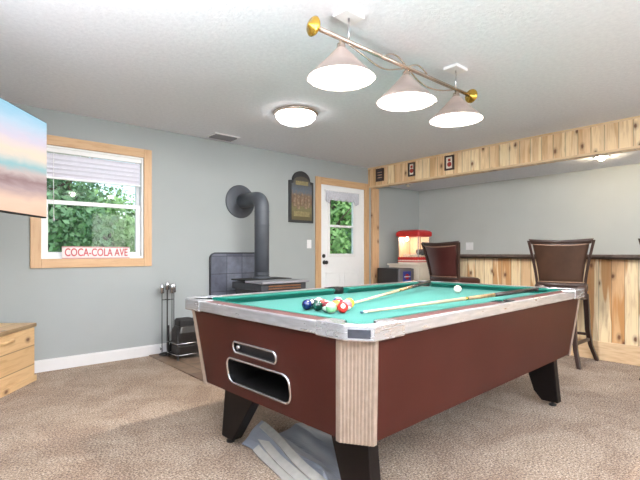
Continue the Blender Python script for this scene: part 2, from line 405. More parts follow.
# raised blind, its cord
e = empty('window_blind', (1.22, YF+.02, 1.86), 'raised white slatted blind bunched at the top of the pine-framed window', 'window blind')
MB().box(wx0+.022, wx1-.022, YF+.002, YF+.035, wz1-.062, wz1-.022).build('head_rail', 'vinyl', e, .003)
sl = MB(); z = wz1-.07
for i in range(5):
    sl.prism_x([(YF+.006, z), (YF+.022, z-.020), (YF+.030, z-.044), (YF+.028, z-.045), (YF+.019, z-.021), (YF+.004, z-.002)], wx0+.03, wx1-.03); z -= .0445
z -= .006
sl.build('slats', 'blind', e)
MB().box(wx0+.03, wx1-.03, YF+.004, YF+.034, z-.012, z+.006).build('bottom_rail', 'vinyl', e, .003)
MB().tube([(.86, YF+.01, wz1-.06), (.86, YF+.012, 1.8), (.862, YF+.01, 1.44)], .003, 6).lathe((.862, YF+.01, 1.40), [(.004, .04), (.009, .02), (.009, 0)], 10).build('pull_cord', 'vinyl', e)

def text_mesh(name, body, size, mat, mtx, parent, extrude=.001, off=0.0):
    cu = bpy.data.curves.new(name, 'FONT'); cu.body = body; cu.size = size; cu.extrude = extrude; cu.align_x = 'CENTER'; cu.align_y = 'CENTER'; cu.offset = off
    tmp = bpy.data.objects.new('t', cu); COL.objects.link(tmp)
    dg = bpy.context.evaluated_depsgraph_get(); me = bpy.data.meshes.new_from_object(tmp.evaluated_get(dg)); bpy.data.objects.remove(tmp)
    me.transform(mtx); me.materials.clear(); me.materials.append(M[mat]); me.name = name
    o = bpy.data.objects.new(name, me); COL.objects.link(o); o.parent = parent
    return o
# little tin sign on the sill
e = empty('tin_sign', (1.235, YF-.01, wz0), 'small white tin sign with red lettering propped on the window sill', 'sign')
MB().box(.925, 1.545, YF-.014, YF-.008, wz0+.001, wz0+.118).build('plate', 'sign_paper', e, .002)
mt = Matrix.Translation((0, -.0055, .058)) @ Matrix.Diagonal((.93, 1, 1.35, 1)) @ Matrix.Rotation(PI/2, 4, 'X')
text_mesh('lettering', 'COCA-COLA AVE', .078, 'sign_red', mt, e, .0008, .0012)
MB().box(.925, 1.545, YF-.0155, YF-.0142, wz0+.110, wz0+.116).box(.925, 1.545, YF-.0155, YF-.0142, wz0+.003, wz0+.008).build('red_border', 'sign_red', e)

# ---- back door with half window
c = MB().box(4.09, dx0, YF-.022, YF, 0, 2.19).box(dx1, 5.20, YF-.022, YF, 0, 2.19)
e = empty('door_1', (4.64, YF, 0), kind='structure')
c.build('upright_casing', 'pine_v', e, .003)
MB().box(dx0, dx1, YF-.022, YF, dz1, 2.19).build('level_casing', 'pine_h', e, .003)
MB().box(dx0, dx0+.012, YF, YF+.13, 0, dz1).box(dx1-.012, dx1, YF, YF+.13, 0, dz1).box(dx0+.012, dx1-.012, YF, YF+.13, dz1-.012, dz1).build('jamb', 'door_white', e)
gx0, gx1, gz0, gz1 = 4.36, 4.88, 1.07, 1.90
dy = YF+.01
s_ = MB().box(dx0+.012, gx0, dy, dy+.045, .01, dz1-.012).box(gx1, dx1-.012, dy, dy+.045, .01, dz1-.012).box(gx0, gx1, dy, dy+.045, .01, gz0).box(gx0, gx1, dy, dy+.045, gz1, dz1-.012)
slab = s_.build('slab', 'door_white', e)
f = MB()
for (a, b_, q, r_) in ((gx0-.03, gx0+.02, gz0-.03, gz1+.03), (gx1-.02, gx1+.03, gz0-.03, gz1+.03)): f.box(a, b_, dy-.012, dy, q, r_)
f.box(gx0+.02, gx1-.02, dy-.012, dy, gz1-.02, gz1+.03).box(gx0+.02, gx1-.02, dy-.012, dy, gz0-.03, gz0+.02).box(gx0+.02, gx1-.02, dy-.008, dy+.006, 1.48, 1.515)
f.build('window_frame', 'vinyl', slab, .003)
MB().box(gx0, gx1, dy+.02, dy+.025, gz0, gz1).build('pane', 'glass', slab)
f = MB()                                        # raised mouldings of two lower panels
for a, b_ in ((4.29, 4.60), (4.68, 4.99)):
    for r_ in ((a, b_, .15, .17), (a, b_, .80, .82), (a, a+.02, .17, .80), (b_-.02, b_, .17, .80)): f.box(r_[0], r_[1], dy-.008, dy, r_[2], r_[3])
f.build('panel_moulding', 'door_white', slab, .003)
MB().lathe((4.262, dy, 1.057), [(.028, 0), (.028, .012), (.018, .02), (.012, .022)], 20, 'Y').build('deadbolt', 'rubber', slab)
MB().lathe((4.272, dy, .965), [(.030, 0), (.030, .008), (.012, .012), (.012, .035), (.026, .045), (.028, .06), (.018, .07)], 20, 'Y').build('door_knob', 'rubber', slab)

# lace valance on the door window: pleated sheet with scalloped hem
def valance():
    mb = MB(); n = 96; x0, x1 = 4.285, 4.965; rows = 6; g = []
    for i in range(n+1):
        u = i/n; x = x0+(x1-x0)*u; yy = dy-.03+.010*math.sin(u*2*PI*17)
        hem = 1.895-.03*abs(math.sin(u*PI*5))-(.04 if (u < .12 or u > .88) else 0)
        g.append([(x, yy, 2.01+(hem-2.01)*r/rows) for r in range(rows+1)])
    vs = [p for col in g for p in col]; fs = []
    for i in range(n):
        for r in range(rows): a = i*(rows+1)+r; fs.append((a, a+1, a+rows+2, a+rows+1))
    mb._add(vs, fs, True); return mb
o = empty('lace_valance', (4.625, dy-.03, 1.9), 'short pale grey gathered valance across the top of the door window', 'curtain')
q = valance().build('curtain', 'lace', o); md = q.modifiers.new('s', 'SOLIDIFY'); md.thickness = .003
MB().tube([(4.27, dy-.03, 2.012), (4.98, dy-.03, 2.012)], .007, 10).box(4.272, 4.284, dy-.03, dy, 2.005, 2.02).box(4.966, 4.978, dy-.03, dy, 2.005, 2.02).build('rod', 'vinyl', o)

# light switch beside the door, outlet plate over the bar, ceiling vent
def wall_plate(loc, axis, label, cat, group=None):
    e = empty('light_switch' if cat == 'light switch' else 'outlet_plate', loc, label, cat, group)
    x, y, z = loc
    if axis == 'Y':
        MB().box(x-.04, x+.04, y-.006, y, z-.06, z+.06).build('plate', 'white', e, .002)
        MB().box(x-.012, x+.012, y-.012, y-.006, z-.025, z+.025).build('toggle', 'vinyl', e, .002)
    else:
        MB().box(x-.006, x, y-.065, y+.065, z-.06, z+.06).build('plate', 'white', e, .002)
        for s in (-.03, .03): MB().box(x-.009, x-.006, y+s-.017, y+s+.017, z-.035, z+.035).build('socket', 'vinyl', e, .001)
wall_plate((3.98, YF, 1.225), 'Y', 'white light switch on the wall beneath the arched sign', 'light switch')
wall_plate((XR, 3.79, 1.21), 'X', 'white outlet plate on the alcove wall above the bar top', 'outlet')
e = empty('ceiling_vent', (2.52, 4.56, CH), 'white ceiling air register near the top of the stove wall', 'vent')
vx, vy = 2.36, 4.46
v_ = MB().box(vx, vx+.32, vy, vy+.015, CH-.012, CH).box(vx, vx+.32, vy+.185, vy+.2, CH-.012, CH).box(vx, vx+.02, vy+.015, vy+.185, CH-.012, CH).box(vx+.30, vx+.32, vy+.015, vy+.185, CH-.012, CH)
v_.build('frame', 'white', e)
MB().box(vx+.02, vx+.30, vy+.015, vy+.185, CH-.003, CH-.001).build('duct_opening', 'iron', e)
v_ = MB()
for i in range(7): y = vy+.03+i*.023; v_.prism_x([(y, CH-.004), (y+.016, CH-.022), (y+.018, CH-.020), (y+.002, CH-.003)], vx+.02, vx+.30)
v_.build('louvres', 'stove_top', e)

# ------------------------------------------------------------------ bar
e = empty('bar_counter', (5.25, .4, 0), 'long knotty pine bar with vertical boards and dark counter top', 'bar')
MB().box(5.19, 5.27, YB+.01, 3.28, 0, 1.05).build('front_panel', 'bar_pine', e)
MB().box(5.27, 5.70, 3.20, 3.28, 0, 1.05).build('end_panel', 'pine_v', e)
MB().box(5.165, 5.19, YB+.01, 3.28, 0, .19).build('base_board', 'pine_y', e, .004)
MB().box(5.04, 5.74, YB+.01, 3.33, 1.052, 1.084).build('counter_top', 'counter', e, .008)
MB().box(5.10, 5.19, YB+.01, 3.30, 1.035, 1.052).build('edge_moulding', 'counter_edge', e, .003)

# ------------------------------------------------------------------ pool table
TX, TY = 2.303, 1.795
pt = empty('pool_table', (TX, TY, 0), 'mahogany coin-operated pool table with teal felt and metal rim', 'pool table', rz=.034)
BEDZ = .797
RX, RY = 1.210, .702                       # outer half sizes of the metal rim
ZT, ZR, ZB = .839, .792, .384              # rail top, rim underside, cabinet underside
BX1, BY1, BX0, BY0 = 1.190, .685, 1.140, .635
def lerp(a, b, t): return a+(b-a)*t
def bx(z): t = (z-ZB)/(ZR-ZB); return lerp(BX0, BX1, t)
def by(z): t = (z-ZB)/(ZR-ZB); return lerp(BY0, BY1, t)
CC, CY = .072, .120                                  # leg-post chamfer
# cabinet: two long sides + far end + bottom as one mesh, near end with its two cut-outs in the same mesh
def cabinet():
    bm = bmesh.new()
    def P(p): return bm.verts.new(p)
    t_, b_ = ZR, ZB
    def octv(z): X_, Y_ = bx(z), by(z); return [(X_, Y_-CY), (X_-CC, Y_), (-X_+CC, Y_), (-X_, Y_-CY), (-X_, -Y_+CY), (-X_+CC, -Y_), (X_-CC, -Y_), (X_, -Y_+CY)]
    ot, ob = octv(t_), octv(b_)
    vt = [P((x, y, t_)) for x, y in ot]; vb = [P((x, y, b_)) for x, y in ob]
    for i in range(8):
        if i == 3: continue                # near end, cut out below
        j_ = (i+1) % 8; bm.faces.new((vt[i], vt[j_], vb[j_], vb[i]))
    bm.faces.new(vb)
    def on(y, z): return (-bx(z), y, z)
    outer = [vt[3], vt[4], vb[4], vb[3]]
    edges = []
    for i in range(4):
        a, c_ = outer[i], outer[(i+1) % 4]
        ed = bm.edges.get((a, c_)) or bm.edges.new((a, c_)); edges.append(ed)
    for hole in (HOLE1, HOLE2):
        vs = [P(on(y, z)) for y, z in hole]
        for i in range(len(vs)): edges.append(bm.edges.new((vs[i], vs[(i+1) % len(vs)])))
    bmesh.ops.triangle_fill(bm, use_beauty=True, use_dissolve=False, edges=edges)
    bmesh.ops.recalc_face_normals(bm, faces=bm.faces)
    me = bpy.data.meshes.new('cabinet'); bm.to_mesh(me); bm.free(); me.materials.append(M['mahogany'])
    o = bpy.data.objects.new('cabinet', me); COL.objects.link(o); o.parent = pt; o['_o'] = [0, 0, 0]; return o
HOLE1 = rrect(1.630-TY, 1.976-TY, .610, .664, .024)
HOLE2 = [(y, z) for y, z in rrect(1.552-TY, 2.054-TY, .444, .573, .045)]
cab = cabinet()
for nm, hole, dep in (('coin_slot', HOLE1, .02), ('ball_return', HOLE2, .26)):
    mb = MB(); a = [(-bx(z), y, z) for y, z in hole]; b_ = [(-bx(z)+dep, y, z) for y, z in hole]
    n = len(hole); fs = [(i, (i+1) % n, n+(i+1) % n, n+i) for i in range(n)]+[tuple(range(n, 2*n))]
    mb._add(a+b_, fs); pr = mb.build(nm, 'void' if nm == 'ball_return' else 'rubber', pt, local=True)
    MB().tube([(-bx(z)-.002, y, z) for y, z in hole], .0065, 8, closed=True).build('trim_ring', 'steel', pr, local=True)
MB().lathe((-bx(.637)+.016, 1.942-TY, .637), [(.013, 0), (.013, -.01), (.008, -.02)], 14, 'X').build('push_button', 'steel', pt, local=True)
# ribbed corner posts
for sx in (-1, 1):
    for sy in (-1, 1):
        n = 10; rings = []
        for z in (ZB-.012, ZR):
            X_, Y_ = bx(max(z, ZB)), by(max(z, ZB)); a = Vector((sx*X_, sy*(Y_-CY))); b_ = Vector((sx*(X_-CC), sy*Y_)); d = (b_-a); nr = Vector((sx, sy)).normalized()
            e1 = a+Vector((sx*.002, -sy*.012)); e2 = b_+Vector((-sx*.012, sy*.002))
            out = [a+Vector((-sx*.01, -sy*.012)), e1, a+nr*.006]
            for i in range(n):
                for t_, h in ((.1, .009), (.35, .0115), (.65, .0115), (.9, .009)):
                    out.append(a+d*((i+t_)/n)+nr*h)
            out += [b_+nr*.006, e2, b_+Vector((-sx*.012, -sy*.01))]
            rings.append([(p.x, p.y, z) for p in out])
        MB().loft(rings).build('corner_post', 'rib', pt, local=True)
# legs: broad across the table, inner edge tapering to a narrow foot
for sx in (-1, 1):
    for sy in (-1, 1):
        ring = []; xe = 1.005 if sx < 0 else 1.085
        for z, yo, yi in (((ZB, .530, .215), (.31, .542, .255), (.075, .572, .430), (.03, .578, .465)) if sy > 0 else ((ZB, .545, .315), (.31, .550, .335), (.09, .572, .410), (.03, .578, .465))):
            pts = [(sx*xe, sy*yo), (sx*(xe-.065), sy*yo), (sx*(xe-.065), sy*yi), (sx*xe, sy*yi)]
            ring.append([(x, y, z) for x, y in pts])
        lg = MB().loft(ring).build('leg', 'leg_black', pt, .004, local=True)
        MB().lathe((sx*(xe-.032), sy*.53, 0), [(.024, 0), (.024, .012), (.010, .016), (.010, .032)], 16).build('levelling_foot', 'rubber', lg, local=True)
# bed with pocket bites
PK = [(RX-.103, RY-.103, .062), (0, RY-.07, .056)]
def bed():
    hx, hy = RX-.09, RY-.087; (px_, py_, pr), (_, sy_, sr) = PK
    def arc(cx, cy, r, a0, a1, n=14): return [(cx+r*math.cos(math.radians(a0+(a1-a0)*i/n)), cy+r*math.sin(math.radians(a0+(a1-a0)*i/n))) for i in range(n+1)]
    q = math.degrees(math.asin((hy-py_)/pr)); q2 = math.degrees(math.asin((hx-px_)/pr)); s2 = math.degrees(math.asin((sy_-hy)/sr))
    P1 = arc(px_, py_, pr, 270+q2, 180-q, 14)+arc(0, sy_, sr, 360-s2, 180+s2, 14)
    P1 += [(-x, y) for x, y in arc(px_, py_, pr, 270+q2, 180-q, 14)][::-1]
    return P1+[(-x, -y) for x, y in P1]
BED = bed()
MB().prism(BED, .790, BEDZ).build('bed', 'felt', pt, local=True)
# rails: laminate top + cushion, six of each
def oriented(fn, sx, sy, swap):
    def f(p):
        x, y, z = p
        if swap: x, y = y, x
        return (sx*x, sy*y, z)
    return [f(p) for p in fn]
def rail_seg(a0, a1, b0, b1, s0, s1, outer, inner, sx, sy, swap):
    """wood from a0..a1 at distance outer..inner; cushion back s0..s1, nose b0..b1"""
    mb = MB(); rings = []
    for t in (a0, a1): rings.append(oriented([(t, outer-.02, ZR), (t, outer-.02, ZT-.001), (t, inner+.05, ZT), (t, inner+.05, BEDZ), (t, inner+.05, ZR)], sx, sy, swap))
    mb.loft(rings).build('rail', 'rail_wood', pt, local=True)
    prof = [(inner+.05, BEDZ+.001), (inner+.05, ZT+.001), (inner+.03, ZT), (inner, ZT-.006), (inner, ZT-.012), (inner+.018, BEDZ+.012), (inner+.02, BEDZ+.001)]
    mb = MB(); rings = []
    for s, bb in ((s0, b0), (s1, b1)):
        rings.append(oriented([(lerp(bb, s, (d-inner)/.05), d, z) for d, z in prof], sx, sy, swap))
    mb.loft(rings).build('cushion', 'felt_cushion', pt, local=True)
for sy in (-1, 1):
    for sx in (-1, 1):
        rail_seg(.075, RX-.2, .075, RX-.225, .062, RX-.165, RY, RY-.14, sx, sy, False)
for sx in (-1, 1): rail_seg(-(RY-.2), RY-.2, -(RY-.22), RY-.22, -(RY-.16), RY-.16, RX, RX-.14, sx, 1, True)
# metal rim band
def band(x0, x1, y0, y1):
    return MB().box(x0, x1, y0, y1, ZR-.004, ZT+.001)
for sy in (-1, 1):
    y0, y1 = sorted((sy*(RY-.022), sy*RY)); band(-RX+.19, RX-.19, y0, y1).build('metal_rim', 'alu', pt, .006, local=True)
for sx in (-1, 1):
    x0, x1 = sorted((sx*(RX-.022), sx*RX)); band(x0, x1, -RY+.19, RY-.19).build('metal_rim', 'alu', pt, .006, local=True)
# corner castings around the pockets, pocket liners
for sx in (-1, 1):
    for sy in (-1, 1):
        cx, cy, r = PK[0]; k, k2 = .085, .055
        pts = [(RX+.004, RY-.24), (RX+.004, RY-k), (RX-k2, RY+.004), (RX-.24, RY+.004), (RX-.24, RY-.088)]
        arc = [(cx+r*math.cos(math.radians(a)), cy+r*math.sin(math.radians(a))) for a in range(165, -76, -15)]
        pts = pts+arc+[(RX-.088, RY-.24)]
        mb = MB(); mb.loft([[(sx*x, sy*y, z) for x, y in pts] for z in (ZR-.008, ZT+.004)])
        mb.build('corner_casting', 'chrome', pt, .005, local=True)
        # chamfer facet; the metal's dark reflection is put into its colour
        a = Vector((RX+.005, RY-k)); b_ = Vector((RX-k2, RY+.005)); u = (b_-a); nn = Vector((1, 1)).normalized()
        q = [a+u*.12+nn*-.002, a+u*.12+nn*.0012, a+u*.88+nn*.0012, a+u*.88+nn*-.002]
        mb = MB().loft([[(sx*p.x, sy*p.y, z) for p in q] for z in (ZR+.004, ZT-.012)])
        mb.build('corner_facet', 'badge', pt, local=True)
        c_ = MB(); ri = r-.0012
        for a0 in range(165, -75, -12):
            q4 = [(sx*(cx+ri*math.cos(math.radians(a))), sy*(cy+ri*math.sin(math.radians(a))), z) for a, z in ((a0, .7915), (a0-12, .7915), (a0-12, ZT-.001), (a0, ZT-.001))]
            c_._add(q4, [(0, 1, 2, 3)])
        c_.lathe((sx*cx, sy*cy, 0), [(ri, .7912), (.001, .7910)], 24, cap=False).build('pocket', 'void', pt, local=True)
for sy in (-1, 1):
    cx, cy, r = 0, PK[1][1], .056
    arc = [(r*math.cos(math.radians(a)), cy+r*math.sin(math.radians(a))) for a in range(0, 181, 15)]
    pts = [(-.074, cy-.01), (-.074, RY-.022), (.074, RY-.022), (.074, cy-.01)]+arc
    MB().loft([[(x, sy*y, z) for x, y in pts] for z in (ZR, ZT+.004)]).build('side_pocket_cap', 'rubber', pt, .003, local=True)
    MB().lathe((0, sy*cy, 0), [(r-.001, ZT-.004), (r-.001, .7905), (.001, .790)], 24, cap=False).build('pocket', 'void', pt, local=True)

# cue ball and the cluster of balls
BR = .0285; BZ = BEDZ+BR+.0005
def ball_mat(name, c, stripe, bandw=.55):
    m, t, b = newmat(name); v = coords(t)
    if stripe:
        sp = N(t, 'ShaderNodeSeparateXYZ'); t.links.new(v, sp.inputs[0])
        f = math_(t, 'GREATER_THAN', math_(t, 'ABSOLUTE', sp.outputs[2]), BR*bandw)
        t.links.new(mixc(t, c, srgb(244, 238, 226), f), b.inputs['Base Color'])
    else:
        sp = N(t, 'ShaderNodeSeparateXYZ'); t.links.new(v, sp.inputs[0])
        f = math_(t, 'GREATER_THAN', sp.outputs[2], BR*.90)
        t.links.new(mixc(t, c, srgb(244, 238, 226), f), b.inputs['Base Color'])
    setin(b, Roughness=0.08); b.inputs['Coat Weight'].default_value = .5; return m
BALLS = [(1.495, 1.812, 'dark blue', (14, 28, 82), 0, 'solid dark blue pool ball at the left end of the cluster'),
         (1.552, 1.832, 'black', (22, 26, 40), 0, 'solid black pool ball beside the dark blue one'),
         (1.513, 1.746, 'dark green', (14, 62, 50), 0, 'dark green pool ball low on the left of the cluster'),
         (1.611, 1.850, 'magenta', (170, 36, 70), 1, 'magenta striped pool ball behind the green one'),
         (1.569, 1.770, 'orange red', (200, 60, 50), 1, 'orange striped pool ball in the middle of the cluster'),
         (1.528, 1.689, 'maroon', (112, 30, 40), 1, 'maroon striped pool ball between green and pale ball'),
         (1.500, 1.628, 'pale green', (130, 180, 130), 1, 'pale green striped pool ball at the front of the cluster'),
         (1.590, 1.690, 'orange', (232, 120, 60), 0, 'solid orange pool ball behind the pale green ball'),
         (1.552, 1.600, 'red', (214, 40, 36), 0, 'bright red pool ball nearest the camera in the cluster'),
         (1.650, 1.730, 'wine', (132, 32, 46), 0, 'wine coloured pool ball right of the red ball'),
         (1.640, 1.660, 'pink', (226, 110, 120), 1, 'pink and white striped pool ball behind the red ball'),
         (1.711, 1.712, 'yellow', (240, 190, 60), 0, 'yellow pool ball at the right end of the cluster'),
         (1.700, 1.790, 'blue stripe', (60, 70, 150), 1, 'blue striped pool ball at the back right of the cluster')]
first = None
for (x, y, nm, c, st, lab) in BALLS:
    mb = MB().sphere((0, 0, 0), BR, 24); o = mb.build('pool_ball', ball_mat('ball_'+nm.replace(' ', '_'), srgb(*c), st))
    o.location = (x, y, BZ); o.rotation_euler = (random.uniform(-1.2, 1.2), random.uniform(-1.2, 1.2), random.uniform(0, 6))
    tag(o, lab, 'pool ball', 'pool balls clustered on the felt')
o = MB().sphere((0, 0, 0), BR, 24).build('cue_ball', plain('ivory', srgb(246, 240, 224), .12, var=.01)); o.location = (2.99, 1.835, BZ)
tag(o, 'ivory white cue ball alone near the far end of the felt', 'pool ball')

def cue(p0, p1, label):
    p0, p1 = Vector(p0), Vector(p1); L = (p1-p0).length; d = (p1-p0)/L
    e = empty('pool_cue', tuple(p0), label, 'pool cue', 'pool cues lying on the table')
    R_ = d.to_track_quat('Z', 'Y').to_matrix().to_4x4(); tr = Matrix.Translation(p0) @ R_
    r = lambda t: .0062+(.0145-.0062)*t
    def seg(name, t0, t1, mat):
        MB().lathe((0, 0, 0), [(r(t0), L*t0), (r((t0+t1)/2), L*(t0+t1)/2), (r(t1), L*t1)], 14).xf(tr).build(name, mat, e)
    seg('tip', 0, .01, 'cue_tip'); seg('ferrule', .01, .025, 'cream'); seg('shaft', .025, .52, 'cue_shaft'); seg('joint', .52, .535, 'brass')
    seg('forearm', .535, .70, 'cue_fore'); seg('butt', .70, .985, 'cue_butt'); seg('bumper', .985, 1, 'rubber')
M['cue_tip'] = plain('cue_tip', srgb(70, 110, 130), .8)
M['cue_shaft'] = plain('cue_maple', srgb(196, 176, 146), .25)
M['cue_fore'] = plain('cue_forearm', srgb(150, 120, 86), .25, var=.3, nscale=40)
M['cue_butt'] = plain('cue_butt', srgb(48, 40, 38), .25)
cue((1.80, 1.80, .806), (3.12, 2.18, .8585), 'pool cue from the balls towards the far corner pocket')
cue((1.60, 1.52, .8055), (3.02, 1.265, .8585), 'pool cue lying diagonally with its dark butt on the near rail')

# crumpled silver sheet under the table
def tarp():
    n, m_ = 40, 26; rnd = random.Random(3); vs = []
    A, B, C_, D = Vector((1.33, 2.20)), Vector((1.80, 2.12)), Vector((1.86, 1.62)), Vector((1.30, 1.42))
    for i in range(n+1):
        for j in range(m_+1):
            u, v = i/n, j/m_
            p = (A*(1-u)+B*u)*(1-v)+(D*(1-u)+C_*u)*v
            ridge = max(0, 1-abs(u-.28+.20*v)/.18)
            fold = .5+.5*math.sin((u*5.2+v*.8)*PI)
            edge = min(1, min(u, 1-u)*9)*min(1, (1-v)*8)
            z = .012+edge*(.105*ridge*(1-.35*v)+.022*fold+.03*max(0, 1-abs(u-.72+.12*v)/.2)+.012*math.sin(v*7+u*11))
            z = max(z, .012)
            x = p.x+.012*math.sin(v*9)*(1-u); y = p.y+.012*math.sin(u*8)
            vs.append((x, y, z))
    fs = [(i*(m_+1)+j, i*(m_+1)+j+1, (i+1)*(m_+1)+j+1, (i+1)*(m_+1)+j) for i in range(n) for j in range(m_)]
    return MB()._add(vs, fs, False)
o = solo(tarp(), 'folded_sheet', 'tarp', (1.55, 1.85, 0), 'crumpled silver grey vinyl sheet on the carpet under the pool table', 'sheet')
md = o.modifiers.new('s', 'SOLIDIFY'); md.thickness = .006
# the stiff folded edges lying along its left side are part of it
for k, (p0, p1) in enumerate((((1.464, 2.16, .108), (1.325, 1.46, .075)), ((1.415, 2.12, .062), (1.275, 1.44, .045)), ((1.375, 2.08, .026), (1.235, 1.43, .022)))):
    fe = MB(); rings = []
    for i in range(9):
        t = i/8; p = Vector(p0).lerp(Vector(p1), t); p.x += .008*math.sin(t*7+k*2)
        rings.append([p, p+Vector((-.035, .004, -.022)), p+Vector((-.038, .004, -.012)), p+Vector((-.002, 0, .008))])
    fe.loft(rings); fe.v = [(x-1.55, y-1.85, z) for x, y, z in fe.v]
    fe.build('folded_edge', 'tarp_edge', o, local=True)

# ------------------------------------------------------------------ lamps
def pool_light():
    LY = 1.765; LZ = 2.285; TX = 2.285
    e = empty('billiard_lamp', (TX, LY, CH), 'three-shade billiard lamp on a long bar over the pool table', 'ceiling lamp')
    MB().tube([(1.52, LY, LZ), (3.04, LY, LZ)], .013, 14).build('bar', 'nickel', e)
    for s in (-1, 1):
        x = 1.50 if s < 0 else 3.06
        MB().lathe((x, LY, LZ), [(.012, -.03*s), (.02, -.015*s), (.046, -.008*s), (.052, .002*s), (.044, .012*s), (.02, .02*s), (.012, .034*s), (.002, .036*s)] if s > 0 else
                   [(.012, .03), (.02, .015), (.046, .008), (.052, -.002), (.044, -.012), (.02, -.02), (.012, -.034), (.002, -.036)], 24, 'X').build('finial', 'brass', e)
    # scrolled rod swinging under the bar either side of the middle
    for s in (-1, 1):
        pts = []
        for i in range(25):
            t = i/24; x = TX+s*(.03+.50*t); z = LZ-.012-.055*math.sin(t*PI)**1.0*(1 if t < 1 else 0)
            pts.append((x, LY+.012*math.sin(t*2*PI), z))
        MB().tube(pts, .005, 8).build('scroll', 'nickel', e)
        pts = [(TX+s*(.02+.2*i/12), LY, LZ+.012+.035*math.sin(PI*i/12)) for i in range(13)]
        MB().tube(pts, .005, 8).build('scroll', 'nickel', e)
    for x in (1.76, 2.85):
        MB().box(x-.075, x+.075, LY-.055, LY+.055, CH-.022, CH).build('canopy', 'white', e, .006)
        MB().tube([(x, LY, CH-.02), (x, LY, LZ)], .006, 8).build('stem', 'steel', e)
    for x in (1.70, 2.275, 2.855):
        zb = 2.062
        prof = [(.024, 2.232), (.034, 2.222), (.10, 2.150), (.188, zb), (.190, zb), (.186, zb-.001), (.098, 2.144), (.030, 2.216), (.018, 2.226)]
        sh = MB(); sh.lathe((x, LY, 0), prof, 48, cap=False); so = sh.build('shade', 'shade', e)
        MB().lathe((x, LY, 0), [(.010, LZ), (.010, 2.262), (.022, 2.255), (.026, 2.23), (.030, 2.222), (.016, 2.215), (.016, 2.19)], 20).build('socket', 'nickel', so)
        MB().lathe((x, LY, zb), [(.183, .004), (.183, .001), (.001, -.001)], 48, smooth=False).build('diffuser', 'diffuser', so)
        MB().sphere((x, LY, zb-.004), .032, 20).build('bulb', 'globe', so)
pool_light()
def flush(x, y, label, r=.20, strength=None):
    e = empty('ceiling_light', (x, y, CH), label, 'ceiling light')
    MB().lathe((x, y, CH), [(r, 0), (r+.012, -.008), (r+.012, -.022), (r-.01, -.030)], 40).build('base_ring', 'nickel', e)
    MB().lathe((x, y, CH-.028), [(r-.008, 0), (r*.93, -.03), (r*.78, -.062), (r*.5, -.085), (r*.2, -.095), (.005, -.096)], 40).build('glass_dome', 'dome', e)
    MB().lathe((x, y, CH-.122), [(.012, 0), (.012, -.008), (.003, -.016)], 14).build('finial', 'brass', e)
flush(2.60, 3.32, 'round frosted dome light on the ceiling, lit')
flush(1.1, -.9, 'added unseen dome light on the ceiling behind the camera, for fill')  # this dome and the next are added fill lights, out of view
flush(3.7, -.9, 'added unseen dome light on the ceiling near the rear wall, for fill')
def fill_uplight(x, y, label, watts=330):  # added fill lamp out of view, bouncing light off the ceiling
    e = empty('added_uplight', (x, y, 0), label, 'fill light', 'added fill uplights out of view')
    MB().lathe((x, y, 0), [(.15, 0), (.15, .012), (.03, .03), (.014, .04)], 32).build('base', 'nickel', e)
    MB().tube([(x, y, .03), (x, y, 1.32)], .012, 12).build('pole', 'nickel', e)
    MB().lathe((x, y, 0), [(.02, 1.32), (.10, 1.34), (.17, 1.40), (.172, 1.40), (.10, 1.335), (.02, 1.315)], 32, cap=False).build('uplight_bowl', 'white', e)
    l = bpy.data.lights.new('uplight_fill', 'SPOT'); l.energy = watts; l.spot_size = math.radians(165); l.spot_blend = 1; l.shadow_soft_size = .08; l.color = (.95, .975, 1)
    o = bpy.data.objects.new('uplight_fill', l); COL.objects.link(o); o.parent = e; o.location = (0, 0, 1.41); o.rotation_euler = (PI, 0, 0)
fill_uplight(.5, -1.3, 'added unseen fill uplight behind the camera, left', 1150)
fill_uplight(-.33, .95, 'added unseen fill uplight against the left wall, below the television', 560)
def can(x, y, lit, label):
    e = empty('recessed_light', (x, y, 2.2), label, 'recessed light')
    MB().lathe((x, y, 2.2), [(.085, 0), (.085, -.006), (.060, -.008), (.056, -.0005)], 32, cap=False).build('trim_ring', 'white', e)
    MB().lathe((x, y, 2.2), [(.056, -.001), (.03, -.003), (.001, -.004)], 24, cap=False).build('reflector', 'steel', e)
    MB().sphere((x, y, 2.178), .03, 16, sz=.7).build('bulb', 'can_bulb' if lit else 'cream', e)
can(5.75, 1.69, True, 'lit recessed light above the bar, glaring under the pine soffit')
can(5.75, 4.42, False, 'unlit recessed light in the alcove above the popcorn machine')
can(5.75, -.6, True, 'added unseen recessed light above the bar beyond the right edge, for fill')  # extra can added out of view to brighten the bar

